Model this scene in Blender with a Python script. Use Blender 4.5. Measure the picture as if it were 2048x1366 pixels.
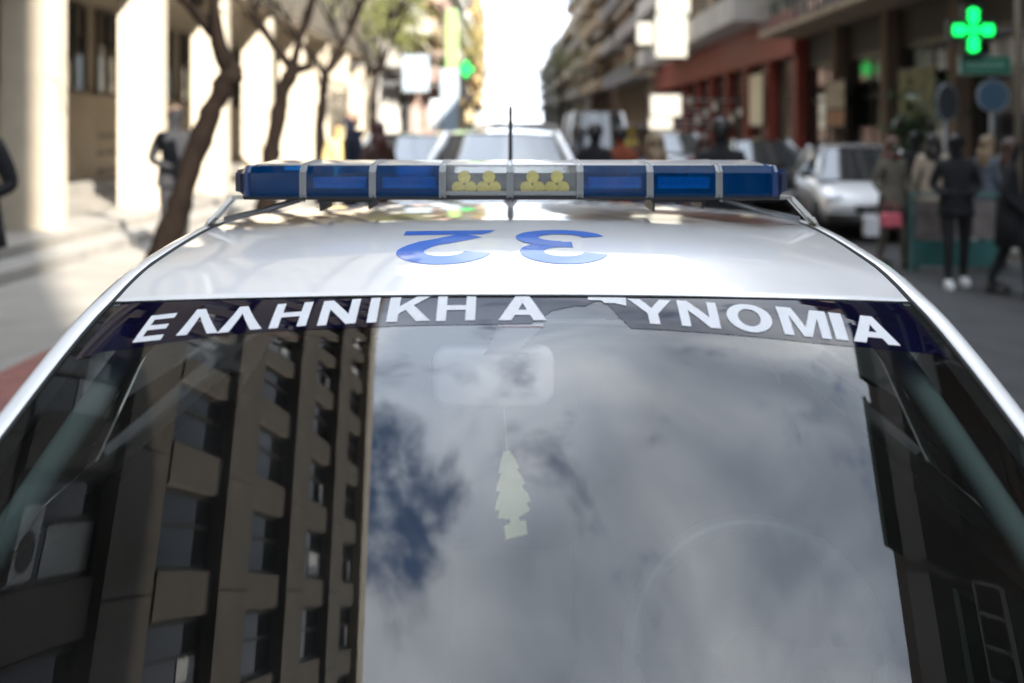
import bpy, bmesh, math, random
from mathutils import Vector, Matrix
R = math.radians
rnd = random.Random(7)
for o in list(bpy.data.objects): bpy.data.objects.remove(o)
S = bpy.context.scene
COL = S.collection

# ------------------------------------------------------------------ camera
HC, HY, F = 1.72, 262.0, 1991.0          # eye height, horizon row, focal length in photo pixels
cam = bpy.data.cameras.new('camera'); camo = bpy.data.objects.new('camera', cam); COL.objects.link(camo)
camo.location = (0, 0, HC); camo.rotation_euler = (R(90), 0, 0)
cam.sensor_width = 36; cam.lens = 35; cam.shift_y = -(683 - HY) / 2048
cam.clip_start = .05; cam.clip_end = 4000
cam.dof.use_dof = True; cam.dof.focus_distance = 1.62; cam.dof.aperture_fstop = 2.3
S.camera = camo

# ------------------------------------------------------------------ light
SUN = Vector((.45, -.85, .55)).normalized()
S.view_settings.view_transform = 'Standard'; S.view_settings.look = 'None'
S.view_settings.exposure = 2.05; S.view_settings.gamma = 1
w = bpy.data.worlds.new('World'); S.world = w; w.use_nodes = True
nt = w.node_tree; N = nt.nodes; L = nt.links
N.clear()
def nd(t, **k):
    n = N.new(t)
    for a, b in k.items(): setattr(n, a, b)
    return n
def mth(op, a, b=None, clamp=False):
    n = N.new('ShaderNodeMath'); n.operation = op; n.use_clamp = clamp
    for i, v in enumerate((a, b)):
        if v is None: continue
        if isinstance(v, (int, float)): n.inputs[i].default_value = v
        else: L.new(v, n.inputs[i])
    return n.outputs[0]
CLX = 5.2
out = nd('ShaderNodeOutputWorld'); bg = nd('ShaderNodeBackground'); bg.inputs[1].default_value = .15
sky = nd('ShaderNodeTexSky', sky_type='NISHITA', sun_disc=False)
sky.sun_elevation = math.asin(SUN.z); sky.sun_rotation = math.atan2(SUN.x, SUN.y)
sky.dust_density = .6; sky.ozone_density = 2.0
tc = nd('ShaderNodeTexCoord'); sep = nd('ShaderNodeSeparateXYZ'); L.new(tc.outputs['Generated'], sep.inputs[0])
zz = mth('ADD', mth('MAXIMUM', sep.outputs[2], 0.0), .18)
cmb = nd('ShaderNodeCombineXYZ')
L.new(mth('DIVIDE', sep.outputs[0], zz), cmb.inputs[0]); L.new(mth('DIVIDE', sep.outputs[1], zz), cmb.inputs[1])
def noise(scale, detail, rough, off, dist=0.0):
    mp = nd('ShaderNodeMapping'); mp.inputs['Location'].default_value = off; L.new(cmb.outputs[0], mp.inputs[0])
    n = nd('ShaderNodeTexNoise'); n.inputs['Scale'].default_value = scale; n.inputs['Detail'].default_value = detail
    n.inputs['Roughness'].default_value = rough; n.inputs['Distortion'].default_value = dist
    L.new(mp.outputs[0], n.inputs['Vector']); return n.outputs['Fac']
n_big = noise(7.0, 9, .62, (CLX, 2.4, 0), .3)
n_shade = noise(2.7, 7, .52, (7.3, 4.2, 0), .5)
# a torn gap in the cloud, over the roof line of the left building
d0 = Vector((-.185, .13, .98)).normalized()
dv = nd('ShaderNodeVectorMath', operation='DOT_PRODUCT'); dv.inputs[1].default_value = d0
L.new(tc.outputs['Generated'], dv.inputs[0])
hole = mth('MULTIPLY', mth('SUBTRACT', dv.outputs['Value'], math.cos(R(7.6))), 1 / (1 - math.cos(R(7.6))), True)
dv2 = nd('ShaderNodeVectorMath', operation='DOT_PRODUCT'); dv2.inputs[1].default_value = Vector((-.12, .36, .93)).normalized()
L.new(tc.outputs['Generated'], dv2.inputs[0])
glowd = mth('MULTIPLY', mth('SUBTRACT', dv2.outputs['Value'], math.cos(R(19))), 1 / (1 - math.cos(R(19))), True)
cov = mth('SUBTRACT', mth('ADD', mth('MULTIPLY', mth('SUBTRACT', n_big, .5), 3.8), .98), mth('MULTIPLY', hole, 1.0), True)
mr = nd('ShaderNodeMapRange'); mr.interpolation_type = 'SMOOTHSTEP'
mr.inputs[1].default_value = .02; mr.inputs[2].default_value = .85; L.new(cov, mr.inputs[0])
shade = mth('ADD', mth('MULTIPLY', mth('SUBTRACT', n_shade, .5), 3.8), .36, True)
br = mth('ADD', mth('MULTIPLY', shade, 4.3), mth('ADD', 3.6, mth('MULTIPLY', glowd, 4.6)))
cc = nd('ShaderNodeMix', data_type='RGBA', blend_type='MIX'); cc.inputs[6].default_value = (.80, .92, 1.10, 1); cc.inputs[7].default_value = (.97, 1.0, 1.03, 1)
L.new(shade, cc.inputs[0])
cs = nd('ShaderNodeVectorMath', operation='SCALE'); L.new(cc.outputs[2], cs.inputs[0]); L.new(br, cs.inputs['Scale'])
mx = nd('ShaderNodeMix', data_type='RGBA'); L.new(mr.outputs[0], mx.inputs[0]); L.new(sky.outputs[0], mx.inputs[6]); L.new(cs.outputs[0], mx.inputs[7])
L.new(mx.outputs[2], bg.inputs[0]); L.new(bg.outputs[0], out.inputs[0])
sl = bpy.data.lights.new('sun', 'SUN'); sl.energy = 4.2; sl.angle = R(.5); sl.color = (1, .93, .82)
slo = bpy.data.objects.new('sun', sl); COL.objects.link(slo); slo.rotation_euler = SUN.to_track_quat('Z', 'Y').to_euler()
slo.location = (20, -10, 40)
S.render.engine = 'CYCLES'
S.cycles.use_denoising = True; S.cycles.max_bounces = 10; S.cycles.transparent_max_bounces = 16
S.cycles.glossy_bounces = 6; S.cycles.caustics_reflective = False; S.cycles.caustics_refractive = False
S.cycles.sample_clamp_indirect = 8

# ------------------------------------------------------------------ helpers
def P(px, py, Y):                                      # a point at distance Y that the photo shows at (px, py)
    return Vector(((px - 1024) * Y / F, Y, HC - (py - HY) * Y / F))
def G(y):                                              # the street climbs gently beyond 20 m
    return .015 * (min(max(y, 20), 320) - 20)
def lin(r, g, b):
    f = lambda c: (c / 12.92 if c <= .04045 else ((c + .055) / 1.055) ** 2.4)
    return (f(r / 255), f(g / 255), f(b / 255), 1)
MATS = {}
def mat(name, col, rough=.6, metal=0, coat=0, spec=.5, var=0, vscale=8, bump=0, bscale=60, emit=None, es=1, stretch=None, dark=None):
    if name in MATS: return MATS[name]
    m = bpy.data.materials.new(name); m.use_nodes = True; t = m.node_tree; b = t.nodes['Principled BSDF']
    if len(col) == 3: col = (*col, 1)
    b.inputs['Base Color'].default_value = col; b.inputs['Roughness'].default_value = rough
    b.inputs['Metallic'].default_value = metal; b.inputs['Coat Weight'].default_value = coat
    b.inputs['Specular IOR Level'].default_value = spec; b.inputs['Coat Roughness'].default_value = .03
    if emit: b.inputs['Emission Color'].default_value = (*emit[:3], 1); b.inputs['Emission Strength'].default_value = es
    if var or bump:
        tc = t.nodes.new('ShaderNodeTexCoord'); src = tc.outputs['Object']
        if stretch:
            mp = t.nodes.new('ShaderNodeMapping'); mp.inputs['Scale'].default_value = stretch
            t.links.new(src, mp.inputs[0]); src = mp.outputs[0]
    if var:
        n = t.nodes.new('ShaderNodeTexNoise'); n.inputs['Scale'].default_value = vscale; n.inputs['Detail'].default_value = 6
        n.inputs['Roughness'].default_value = .65
        t.links.new(src, n.inputs['Vector'])
        r = t.nodes.new('ShaderNodeValToRGB'); r.color_ramp.elements[0].position = .3; r.color_ramp.elements[1].position = .7
        lo = dark if dark else tuple(c * (1 - var) for c in col[:3]); hi = tuple(min(1, c * (1 + var * .5)) for c in col[:3])
        r.color_ramp.elements[0].color = (*lo[:3], 1); r.color_ramp.elements[1].color = (*hi, 1)
        t.links.new(n.outputs['Fac'], r.inputs[0]); t.links.new(r.outputs[0], b.inputs['Base Color'])
    if bump:
        n2 = t.nodes.new('ShaderNodeTexNoise'); n2.inputs['Scale'].default_value = bscale; n2.inputs['Detail'].default_value = 5
        t.links.new(src, n2.inputs['Vector'])
        bp = t.nodes.new('ShaderNodeBump'); bp.inputs['Strength'].default_value = bump; bp.inputs['Distance'].default_value = .02
        t.links.new(n2.outputs['Fac'], bp.inputs['Height']); t.links.new(bp.outputs[0], b.inputs['Normal'])
    MATS[name] = m; return m
def glassy(name, tint, ior, diff=None, dmix=0, rough=0.0, dust=0):     # a thin tinted sheet: tinted pass-through, mirror by Fresnel
    if name in MATS: return MATS[name]
    m = bpy.data.materials.new(name); m.use_nodes = True; t = m.node_tree; t.nodes.clear()
    o = t.nodes.new('ShaderNodeOutputMaterial'); tr = t.nodes.new('ShaderNodeBsdfTransparent'); tr.inputs[0].default_value = (*tint, 1)
    gl = t.nodes.new('ShaderNodeBsdfGlossy'); gl.inputs['Roughness'].default_value = rough; gl.inputs[0].default_value = (1, 1, 1, 1)
    fr = t.nodes.new('ShaderNodeFresnel'); fr.inputs[0].default_value = ior
    base = tr.outputs[0]
    if dmix:
        df = t.nodes.new('ShaderNodeBsdfDiffuse'); df.inputs[0].default_value = (*diff, 1)
        m0 = t.nodes.new('ShaderNodeMixShader'); m0.inputs[0].default_value = dmix
        t.links.new(base, m0.inputs[1]); t.links.new(df.outputs[0], m0.inputs[2]); base = m0.outputs[0]
    if dust:                                             # a film of road dust, patchy
        tc_ = t.nodes.new('ShaderNodeTexCoord'); nz = t.nodes.new('ShaderNodeTexNoise'); nz.inputs['Scale'].default_value = 5; nz.inputs['Detail'].default_value = 8; nz.inputs['Roughness'].default_value = .7
        t.links.new(tc_.outputs['Object'], nz.inputs['Vector'])
        rp = t.nodes.new('ShaderNodeMapRange'); rp.inputs[1].default_value = .35; rp.inputs[2].default_value = .75; rp.inputs[3].default_value = dust * .25; rp.inputs[4].default_value = dust
        t.links.new(nz.outputs['Fac'], rp.inputs[0]); dd = t.nodes.new('ShaderNodeBsdfDiffuse'); dd.inputs[0].default_value = (.55, .53, .5, 1)
        m1 = t.nodes.new('ShaderNodeMixShader'); t.links.new(rp.outputs[0], m1.inputs[0]); t.links.new(base, m1.inputs[1]); t.links.new(dd.outputs[0], m1.inputs[2]); base = m1.outputs[0]
    mx = t.nodes.new('ShaderNodeMixShader')
    t.links.new(fr.outputs[0], mx.inputs[0]); t.links.new(base, mx.inputs[1]); t.links.new(gl.outputs[0], mx.inputs[2]); t.links.new(mx.outputs[0], o.inputs[0])
    MATS[name] = m; return m

class MB:
    def __init__(s): s.v = []; s.f = []
    def add(s, vs, fs):
        b = len(s.v); s.v += [tuple(v) for v in vs]; s.f += [tuple(i + b for i in f) for f in fs]; return s
    def box(s, x0, x1, y0, y1, z0, z1):
        return s.add([(x0, y0, z0), (x1, y0, z0), (x1, y1, z0), (x0, y1, z0), (x0, y0, z1), (x1, y0, z1), (x1, y1, z1), (x0, y1, z1)],
                     [(0, 3, 2, 1), (4, 5, 6, 7), (0, 1, 5, 4), (1, 2, 6, 5), (2, 3, 7, 6), (3, 0, 4, 7)])
    def tube(s, pts, rad, n=8, cap=True):
        pts = [Vector(p) for p in pts]; rad = rad if isinstance(rad, (list, tuple)) else [rad] * len(pts)
        vs = []; u = None
        for i, p in enumerate(pts):
            d = (pts[min(i + 1, len(pts) - 1)] - pts[max(i - 1, 0)]).normalized()
            if u is None: u = d.orthogonal().normalized()
            else:
                u = (u - d * u.dot(d)); u = u.normalized() if u.length > 1e-6 else d.orthogonal().normalized()
            w = d.cross(u)
            for k in range(n):
                a = 2 * math.pi * k / n; vs.append(p + (u * math.cos(a) + w * math.sin(a)) * rad[i])
        fs = [(i * n + k, i * n + (k + 1) % n, (i + 1) * n + (k + 1) % n, (i + 1) * n + k) for i in range(len(pts) - 1) for k in range(n)]
        if cap: fs += [tuple(reversed(range(n))), tuple(range((len(pts) - 1) * n, len(pts) * n))]
        return s.add(vs, fs)
    def grid(s, rows, close=False):                     # rows: list of equal lists of points
        n = len(rows[0]); vs = [p for r in rows for p in r]
        fs = [(i * n + k, i * n + (k + 1) % n, (i + 1) * n + (k + 1) % n, (i + 1) * n + k) for i in range(len(rows) - 1) for k in range(n if close else n - 1)]
        return s.add(vs, fs)
    def loft(s, rows):                                  # closed rings with caps
        s.grid(rows, True); n = len(rows[0]); b = len(s.v) - n * len(rows)
        s.f += [tuple(b + i for i in reversed(range(n))), tuple(b + n * (len(rows) - 1) + i for i in range(n))]; return s
    def ell(s, c, r, nu=12, nv=8):
        c = Vector(c); rows = []
        for i in range(nv + 1):
            t = math.pi * i / nv; st = max(math.sin(t), .02)
            rows.append([(c.x + r[0] * st * math.cos(2 * math.pi * k / nu), c.y + r[1] * st * math.sin(2 * math.pi * k / nu), c.z - r[2] * math.cos(t)) for k in range(nu)])
        return s.loft(rows)
    def mesh(s, name, smooth=False):
        m = bpy.data.meshes.new(name); m.from_pydata(s.v, [], s.f); m.validate()
        bm = bmesh.new(); bm.from_mesh(m); bmesh.ops.recalc_face_normals(bm, faces=bm.faces); bm.to_mesh(m); bm.free()
        if smooth: m.polygons.foreach_set('use_smooth', [True] * len(m.polygons))
        return m
def wloc(o):
    v = Vector((0, 0, 0))
    while o: v += o.location; o = o.parent
    return v
def obj(name, mesh, m, parent=None, loc=None, rz=0, smooth=False, bevel=0, world=True):
    """links one mesh object; with a parent its vertices are given in world space unless world=False"""
    if isinstance(mesh, MB): mesh = mesh.mesh(name, smooth)
    o = bpy.data.objects.new(name, mesh); COL.objects.link(o)
    if m and not mesh.materials: mesh.materials.append(m)
    if parent: o.parent = parent
    base = Vector(loc) if loc is not None else Vector((0, 0, 0))
    o.location = base - (wloc(parent) if (parent and world) else Vector((0, 0, 0)))
    o.rotation_euler[2] = rz
    if bevel:
        b = o.modifiers.new('b', 'BEVEL'); b.width = bevel; b.segments = 2; b.limit_method = 'ANGLE'; b.angle_limit = R(40)
    return o
def thing(name, label, cat, loc=(0, 0, 0), rz=0, group=None):
    o = bpy.data.objects.new(name, None); COL.objects.link(o); o.location = loc; o.rotation_euler[2] = rz; o.empty_display_size = .2
    return tag(o, label, cat, group)
def tag(o, label=None, cat=None, group=None, kind=None):
    if label: o['label'] = label
    if cat: o['category'] = cat
    if group: o['group'] = group
    if kind: o['kind'] = kind
    return o
def lerp(a, b, t): return a + (b - a) * t
def interp(tab, x):
    if x <= tab[0][0]: return tab[0][1]
    for (a, b), (c, d) in zip(tab, tab[1:]):
        if x <= c:
            t = (x - a) / (c - a); return b + (d - b) * t
    return tab[-1][1]
def smooth_tab(tab, n=8):                               # Catmull-Rom through the knots
    o = []
    for i in range(len(tab) - 1):
        p0 = tab[max(i - 1, 0)]; p1 = tab[i]; p2 = tab[i + 1]; p3 = tab[min(i + 2, len(tab) - 1)]
        for k in range(n):
            t = k / n; x = lerp(p1[0], p2[0], t)
            m1 = (p2[1] - p0[1]) / max(p2[0] - p0[0], 1e-6) * (p2[0] - p1[0]); m2 = (p3[1] - p1[1]) / max(p3[0] - p1[0], 1e-6) * (p2[0] - p1[0])
            o.append((x, (2*t**3-3*t*t+1)*p1[1] + (t**3-2*t*t+t)*m1 + (-2*t**3+3*t*t)*p2[1] + (t**3-t*t)*m2))
    return o + [tab[-1]]

# ------------------------------------------------------------------ materials
m_asph = mat('asphalt', (.055, .054, .055), .85, var=.35, vscale=2.5, bump=.5, bscale=120)
m_pave = mat('paving', (.29, .27, .24), .8, var=.22, vscale=1.4, bump=.25, bscale=50)
m_kerb = mat('kerb_stone', (.30, .285, .26), .75, var=.25, vscale=3, bump=.2)
m_redp = mat('red_paving', (.22, .085, .07), .8, var=.3, vscale=6, bump=.2)
m_line = mat('road_paint', (.7, .69, .66), .7, var=.25, vscale=12)
m_stone = mat('cream_stone', (.56, .49, .385), .75, var=.14, vscale=1.8, bump=.15, bscale=25)
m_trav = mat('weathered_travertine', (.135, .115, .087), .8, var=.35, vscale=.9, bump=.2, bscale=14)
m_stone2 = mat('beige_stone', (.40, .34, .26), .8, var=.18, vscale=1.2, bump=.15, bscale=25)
m_glassd = mat('dark_window_glass', (.012, .014, .016), .06, spec=.6)
m_alu = mat('dark_bronze_frame', (.045, .038, .03), .4, metal=.6)
m_blind = mat('white_blind', (.6, .6, .57), .8)
m_bark = mat('bark', (.012, .0082, .0064), .95, spec=.1, var=.45, vscale=9, bump=.9, bscale=30, stretch=(1, 1, .35))
m_black = mat('black_plastic', (.012, .012, .013), .45)
m_rubber = mat('rubber', (.015, .015, .015), .8)
m_white = mat('white_paint', (.84, .84, .845), .30, coat=1.0, var=.07, vscale=5)
m_chrome = mat('brushed_steel', (.40, .39, .37), .32, metal=1)
m_grey = mat('grey_metal', (.30, .31, .32), .45, metal=.5)

# ================================================================== SETTING
YB = [-60, -20, 0, 20, 60, 120, 220, 320, 420]
def strip(name, x0, x1, dz, m, kind='structure', yb=YB):
    b = MB().grid([[(x0, y, G(y) + dz), (x1, y, G(y) + dz)] for y in yb])
    return tag(obj(name, b, m), kind=kind)
def kerbed(name, x0, x1, dz, m, yb=YB):
    b = MB().loft([[(x0, y, G(y) - .2), (x1, y, G(y) - .2), (x1, y, G(y) + dz), (x0, y, G(y) + dz)] for y in yb])
    return tag(obj(name, b, m), kind='structure')
strip('ground', -600, 600, -.012, mat('earth', (.12, .105, .085), .9, var=.3, vscale=.2), yb=[-200] + YB + [900, 2500])
strip('road', -2.2, 6.6, 0, m_asph)
kerbed('pavement_left', -7.0, -2.42, .14, m_pave)
kerbed('pavement_right', 6.82, 9.4, .14, m_pave)
kerbed('kerb_left', -2.415, -2.2, .145, m_kerb)
kerbed('kerb_right', 6.6, 6.815, .145, m_kerb)
strip('tactile_strip', -3.35, -2.75, .144, m_redp, yb=[-30, 0, 7.2])
# ---- left: long stone building on piers over a raised arcade
XF = -6.1
lb = thing('stone_office_building', 'cream stone office building raised on a row of tall square piers', 'building', (-10, 14, 0))
obj('step', MB().box(-7.2, -5.2, -24, 46, -.3, .27), m_kerb, lb)
obj('plinth', MB().box(-12, -5.72, -24, 46, -.3, .40), m_pave, lb)
PITCH = 3.95
pm = MB().box(-.37, .37, -.18, .18, -.6, 4.7).mesh('pier')
for k in range(-8, 9):
    obj('pier', pm, m_stone, lb, (XF - .37, 13.48 + k * PITCH, 0), bevel=.012)
# the wall set back behind the piers, with tall dark windows high up and vents low down
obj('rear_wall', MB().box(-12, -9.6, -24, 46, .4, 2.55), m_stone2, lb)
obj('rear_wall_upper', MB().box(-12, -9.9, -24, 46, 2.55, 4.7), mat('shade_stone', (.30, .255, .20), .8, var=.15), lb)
wmesh = MB()
for z0, z1 in ((0, .06), (1.94, 2.0)): wmesh.box(0, .07, -.65, .65, z0, z1)
for y0 in (-.65, -.03, .59): wmesh.box(0, .07, y0, y0 + .06, .06, 1.94)
wmesh = wmesh.mesh('window'); pnm = MB().box(.005, .02, -.6, .6, .03, 1.97).mesh('pane')
def window(parent, wm, pm_, loc, rz=0, fm=m_alu, gm=m_glassd):
    o = obj('window', wm, fm, parent, loc, rz); q = obj('pane', pm_, gm, o, world=False); return o
for k in range(-8, 9):
    for s in (-.95, .95):
        window(lb, wmesh, pnm, (-9.9, 15.45 + k * PITCH + s, 2.6))
slit = MB().box(0, .03, -.75, .75, 0, .10).mesh('vent')
for k in range(-3, 8):
    for z in (.75, 1.15, 1.55): obj('vent', slit, m_alu, lb, (-9.6, 15.45 + k * PITCH + .5, z))
obj('bench_ledge', MB().box(-9.6, -8.8, -24, 46, .4, .62), m_kerb, lb)
obj('soffit', MB().box(-12, -6.02, -24, 46, 4.7, 4.78), m_stone2, lb)
# upper floors
FH = 4.9; NF = 5; Z0 = 4.79
pan = MB().box(-.32, 0, -.975, .975, 0, 1.77).mesh('panel')
pil = MB().box(-.20, 0, -.34, .34, 0, 2.65).mesh('window_pier')
wm2 = MB()
for z0, z1 in ((0, .07), (2.58, 2.65)): wm2.box(0, .09, -.62, .62, z0, z1)
for y0, y1 in ((-.62, -.55), (.05, .11), (.55, .62)): wm2.box(0, .09, y0, y1, .07, 2.58)
wm2 = wm2.mesh('window'); pn2 = MB().box(.01, .03, -.57, .57, .05, 2.60).mesh('pane')
acm = MB().box(0, .28, -.38, .38, 0, .55).mesh('air_conditioner'); acf = MB().tube([(.281, -.1, .28), (.29, -.1, .28)], .21, 14).mesh('fan_grille')
bl2 = [MB().box(.035, .05, -.54, .04, 2.58 - h, 2.57).mesh('blind') for h in (.5, .9, 1.4)]
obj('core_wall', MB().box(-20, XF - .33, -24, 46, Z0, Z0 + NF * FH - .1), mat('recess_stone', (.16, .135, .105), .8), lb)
for f in range(NF):
    z = Z0 + f * FH
    for k in range(-11, 21):                           # 32 panels a floor: the band under the windows
        if -24 < 4.6 + k * 1.975 - 1 and 4.6 + k * 1.975 + 1 < 46:
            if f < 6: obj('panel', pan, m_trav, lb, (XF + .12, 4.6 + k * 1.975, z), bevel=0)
    obj('slab_edge', MB().box(XF - .3, XF + .0, -24, 46, z + 1.775, z + 1.87), m_alu, lb)
    obj('sill_ribbon', MB().box(XF - .31, XF - .26, -24, 46, z + 1.87, z + 2.22), m_alu, lb)
    for k in range(-8, 21):
        y = 4.6 + k * 1.975
        if y < -11 or y > 34: continue
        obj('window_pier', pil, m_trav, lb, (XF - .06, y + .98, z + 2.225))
        o = window(lb, wm2, pn2, (XF - .30, y, z + 2.24))
        if rnd.random() < .16:
            ac = obj('air_conditioner', acm, m_blind, lb, (XF - .21, y - .2, z + 2.32)); obj('fan_grille', acf, m_alu, ac, world=False)
        if rnd.random() < .45: obj('blind', rnd.choice(bl2), m_blind, o, world=False)
obj('parapet', MB().box(-20, XF + .16, -24, 46, Z0 + NF * FH, Z0 + NF * FH + 1.2), m_stone, lb)

# ---- ordinary street fronts
def street_block(name, label, side, y0, y1, nf, wall, X=9.0, gh=4.4, fh=3.0, bal='parapet', balcol=None, shop=None, pitch=3.2, fascia=None, depth=11, group='apartment blocks along the street', skip=0):
    zb = G((y0 + y1) / 2); h = gh + nf * fh
    b = thing(name, label, 'building', (side * (X + depth / 2), (y0 + y1) / 2, zb), group=group)
    xa = side * X
    def bx(a, c, yy0, yy1, z0, z1):                     # a, c: metres out from the facade into the street
        m = MB(); p, q = sorted((xa - side * a, xa - side * c)); return m.box(p, q, yy0, yy1, zb + z0, zb + z1)
    obj('wall', bx(-depth, 0, y0 + .02, y1 - .02, gh, h + .9), wall, b)
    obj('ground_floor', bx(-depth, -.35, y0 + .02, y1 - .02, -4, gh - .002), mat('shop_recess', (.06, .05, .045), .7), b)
    if fascia: obj('fascia', bx(-.36, .10, y0 + .05, y1 - .05, gh - 1.45, gh - .003), fascia, b)
    n = max(1, int((y1 - y0) / pitch)); pt = (y1 - y0) / n
    rz = 0 if side < 0 else math.pi
    wf = MB()
    for z0, z1 in ((0, .07), (2.13, 2.2)): wf.box(0, .06, -.8, .8, z0, z1)
    for a in (-.8, -.03, .73): wf.box(0, .06, a, a + .07, .07, 2.13)
    wf = wf.mesh('window'); pn = MB().box(.01, .025, -.76, .76, .04, 2.16).mesh('pane')
    shp = MB()
    for z0, z1 in ((0, .3), (gh - 1.12, gh - 1.0), (2.4, 2.48)): shp.box(.0, .06, -pt / 2 + .2, pt / 2 - .2, z0, z1)
    for a in (-pt / 2 + .2, -.04, pt / 2 - .28): shp.box(.0, .06, a, a + .08, .3, gh - 1.12)
    shp = shp.mesh('shopfront'); sp = MB().box(.01, .03, -pt / 2 + .25, pt / 2 - .25, .28, gh - 1.1).mesh('pane')
    pier = MB().box(-.3, .02, -.19, .19, -2, gh - .003).mesh('pier')
    slab = MB().box(0, 1.25, -pt * .47, pt * .47, 0, .16).mesh('balcony')
    par = MB().box(1.17, 1.25, -pt * .47, pt * .47, .16, .95).box(0, 1.17, -pt * .47, -pt * .47 + .07, .16, .95).box(0, 1.17, pt * .47 - .07, pt * .47, .16, .95).mesh('parapet')
    rail = MB().box(1.18, 1.23, -pt * .47, pt * .47, 1.0, 1.05)
    for i in range(9): a = -pt * .47 + i * pt * .94 / 8; rail.box(1.19, 1.22, a - .015, a + .015, .16, 1.0)
    rail = rail.mesh('railing')
    awn = MB().loft([[(x, y_, z + d_) for y_, d_ in ((-pt * .42, 0), (pt * .42, 0), (pt * .42, .03), (-pt * .42, .03))] for x, z in ((.02, fh - .25), (.7, fh - .5), (1.35, fh - .95), (1.37, fh - 1.15))]).mesh('awning')
    pot = MB().ell((.95, pt * .2, 1.0), (.2, pt * .2, .38), 8, 5).ell((1.0, -pt * .22, .9), (.18, .3, .3), 8, 5).mesh('planter')
    awcols = (mat('awning_cream', (.5, .45, .36), .85), mat('awning_green', (.06, .12, .08), .85), mat('awning_orange', (.42, .22, .09), .85), mat('awning_white', (.6, .6, .58), .85))
    for i in range(n):
        yc = y0 + (i + .5) * pt
        sh = obj('shopfront', shp, m_alu, b, (xa - side * -.36, yc, zb + .15), rz); obj('pane', sp, shop or m_glassd, sh, world=False)
        obj('pier', pier, fascia or wall, b, (xa, yc - pt / 2 + .2, zb), rz)
        for f in range(skip, nf):
            window(b, wf, pn, (xa, yc, zb + gh + f * fh + .25), rz, fm=m_alu if wall is c_brown else mat('painted_frame', (.35, .33, .3), .5))
            if bal and (i + f * 3) % 7:
                s = obj('balcony', slab, balcol or wall, b, (xa, yc, zb + gh + f * fh - .003), rz)
                if bal == 'parapet' or (bal == 'mixed' and f % 2): obj('parapet', par, balcol or wall, s, world=False)
                else: obj('railing', rail, m_grey, s, world=False)
                if rnd.random() < .34: obj('awning', awn, rnd.choice(awcols), s, world=False)
                if rnd.random() < .4: obj('planter', pot, mat('balcony_green', (.05, .075, .025), .8, var=.5, vscale=9), s, world=False)
    return b
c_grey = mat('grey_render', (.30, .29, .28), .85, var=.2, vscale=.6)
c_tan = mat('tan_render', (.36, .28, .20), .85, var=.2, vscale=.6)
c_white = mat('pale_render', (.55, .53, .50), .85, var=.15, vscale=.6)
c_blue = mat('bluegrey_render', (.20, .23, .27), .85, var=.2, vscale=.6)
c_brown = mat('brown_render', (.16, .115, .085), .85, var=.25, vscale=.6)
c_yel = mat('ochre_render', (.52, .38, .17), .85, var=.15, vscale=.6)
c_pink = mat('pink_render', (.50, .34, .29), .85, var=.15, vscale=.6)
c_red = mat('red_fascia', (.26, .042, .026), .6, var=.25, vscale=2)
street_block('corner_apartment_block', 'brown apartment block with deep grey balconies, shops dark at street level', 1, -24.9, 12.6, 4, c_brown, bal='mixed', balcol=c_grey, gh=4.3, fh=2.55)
street_block('added_shade_block', 'tall grey block added out of view to shade the stone facade', 1, -64, -25, 8, c_grey, bal='parapet', balcol=c_grey, pitch=4, depth=5)  # unseen thin block, added to shade the lower part of the left facade
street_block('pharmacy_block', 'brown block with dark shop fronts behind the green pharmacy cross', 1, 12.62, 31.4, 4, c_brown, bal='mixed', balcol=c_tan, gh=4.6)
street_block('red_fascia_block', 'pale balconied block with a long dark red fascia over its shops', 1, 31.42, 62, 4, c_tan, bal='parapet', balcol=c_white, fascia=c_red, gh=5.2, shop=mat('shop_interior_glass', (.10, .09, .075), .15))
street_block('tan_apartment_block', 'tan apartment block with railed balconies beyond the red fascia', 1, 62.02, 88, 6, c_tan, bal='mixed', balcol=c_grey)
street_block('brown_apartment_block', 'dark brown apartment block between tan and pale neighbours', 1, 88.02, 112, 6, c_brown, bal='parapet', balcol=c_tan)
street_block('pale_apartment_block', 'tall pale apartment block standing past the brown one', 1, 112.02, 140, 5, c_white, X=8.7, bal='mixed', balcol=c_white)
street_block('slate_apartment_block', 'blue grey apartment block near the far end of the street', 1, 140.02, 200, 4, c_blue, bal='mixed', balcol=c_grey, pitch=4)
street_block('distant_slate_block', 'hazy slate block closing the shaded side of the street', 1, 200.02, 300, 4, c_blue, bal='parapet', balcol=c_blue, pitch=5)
street_block('cream_apartment_block', 'cream apartment block next to the stone office building', -1, 46.1, 66, 6, c_white, X=6.6, bal='mixed', balcol=c_white)
street_block('pink_apartment_block', 'pink balconied block on the sunny side of the street', -1, 66.02, 88, 6, c_pink, X=6.4, bal='parapet', balcol=c_pink)
street_block('ochre_apartment_block', 'ochre apartment block with pale balconies on the sunny side', -1, 88.02, 128, 7, c_yel, X=6.3, bal='mixed', balcol=c_white, pitch=4)
street_block('pale_ochre_block', 'pale yellow block past the ochre one, end of the sunny side', -1, 128.02, 180, 8, mat('pale_ochre', (.58, .47, .28), .85), X=6.5, bal='parapet', balcol=c_yel, pitch=4)
street_block('distant_cream_block', 'distant cream block at the far end of the sunny side', -1, 180.02, 280, 9, c_white, X=8.2, bal='parapet', balcol=c_yel, pitch=5)

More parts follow.
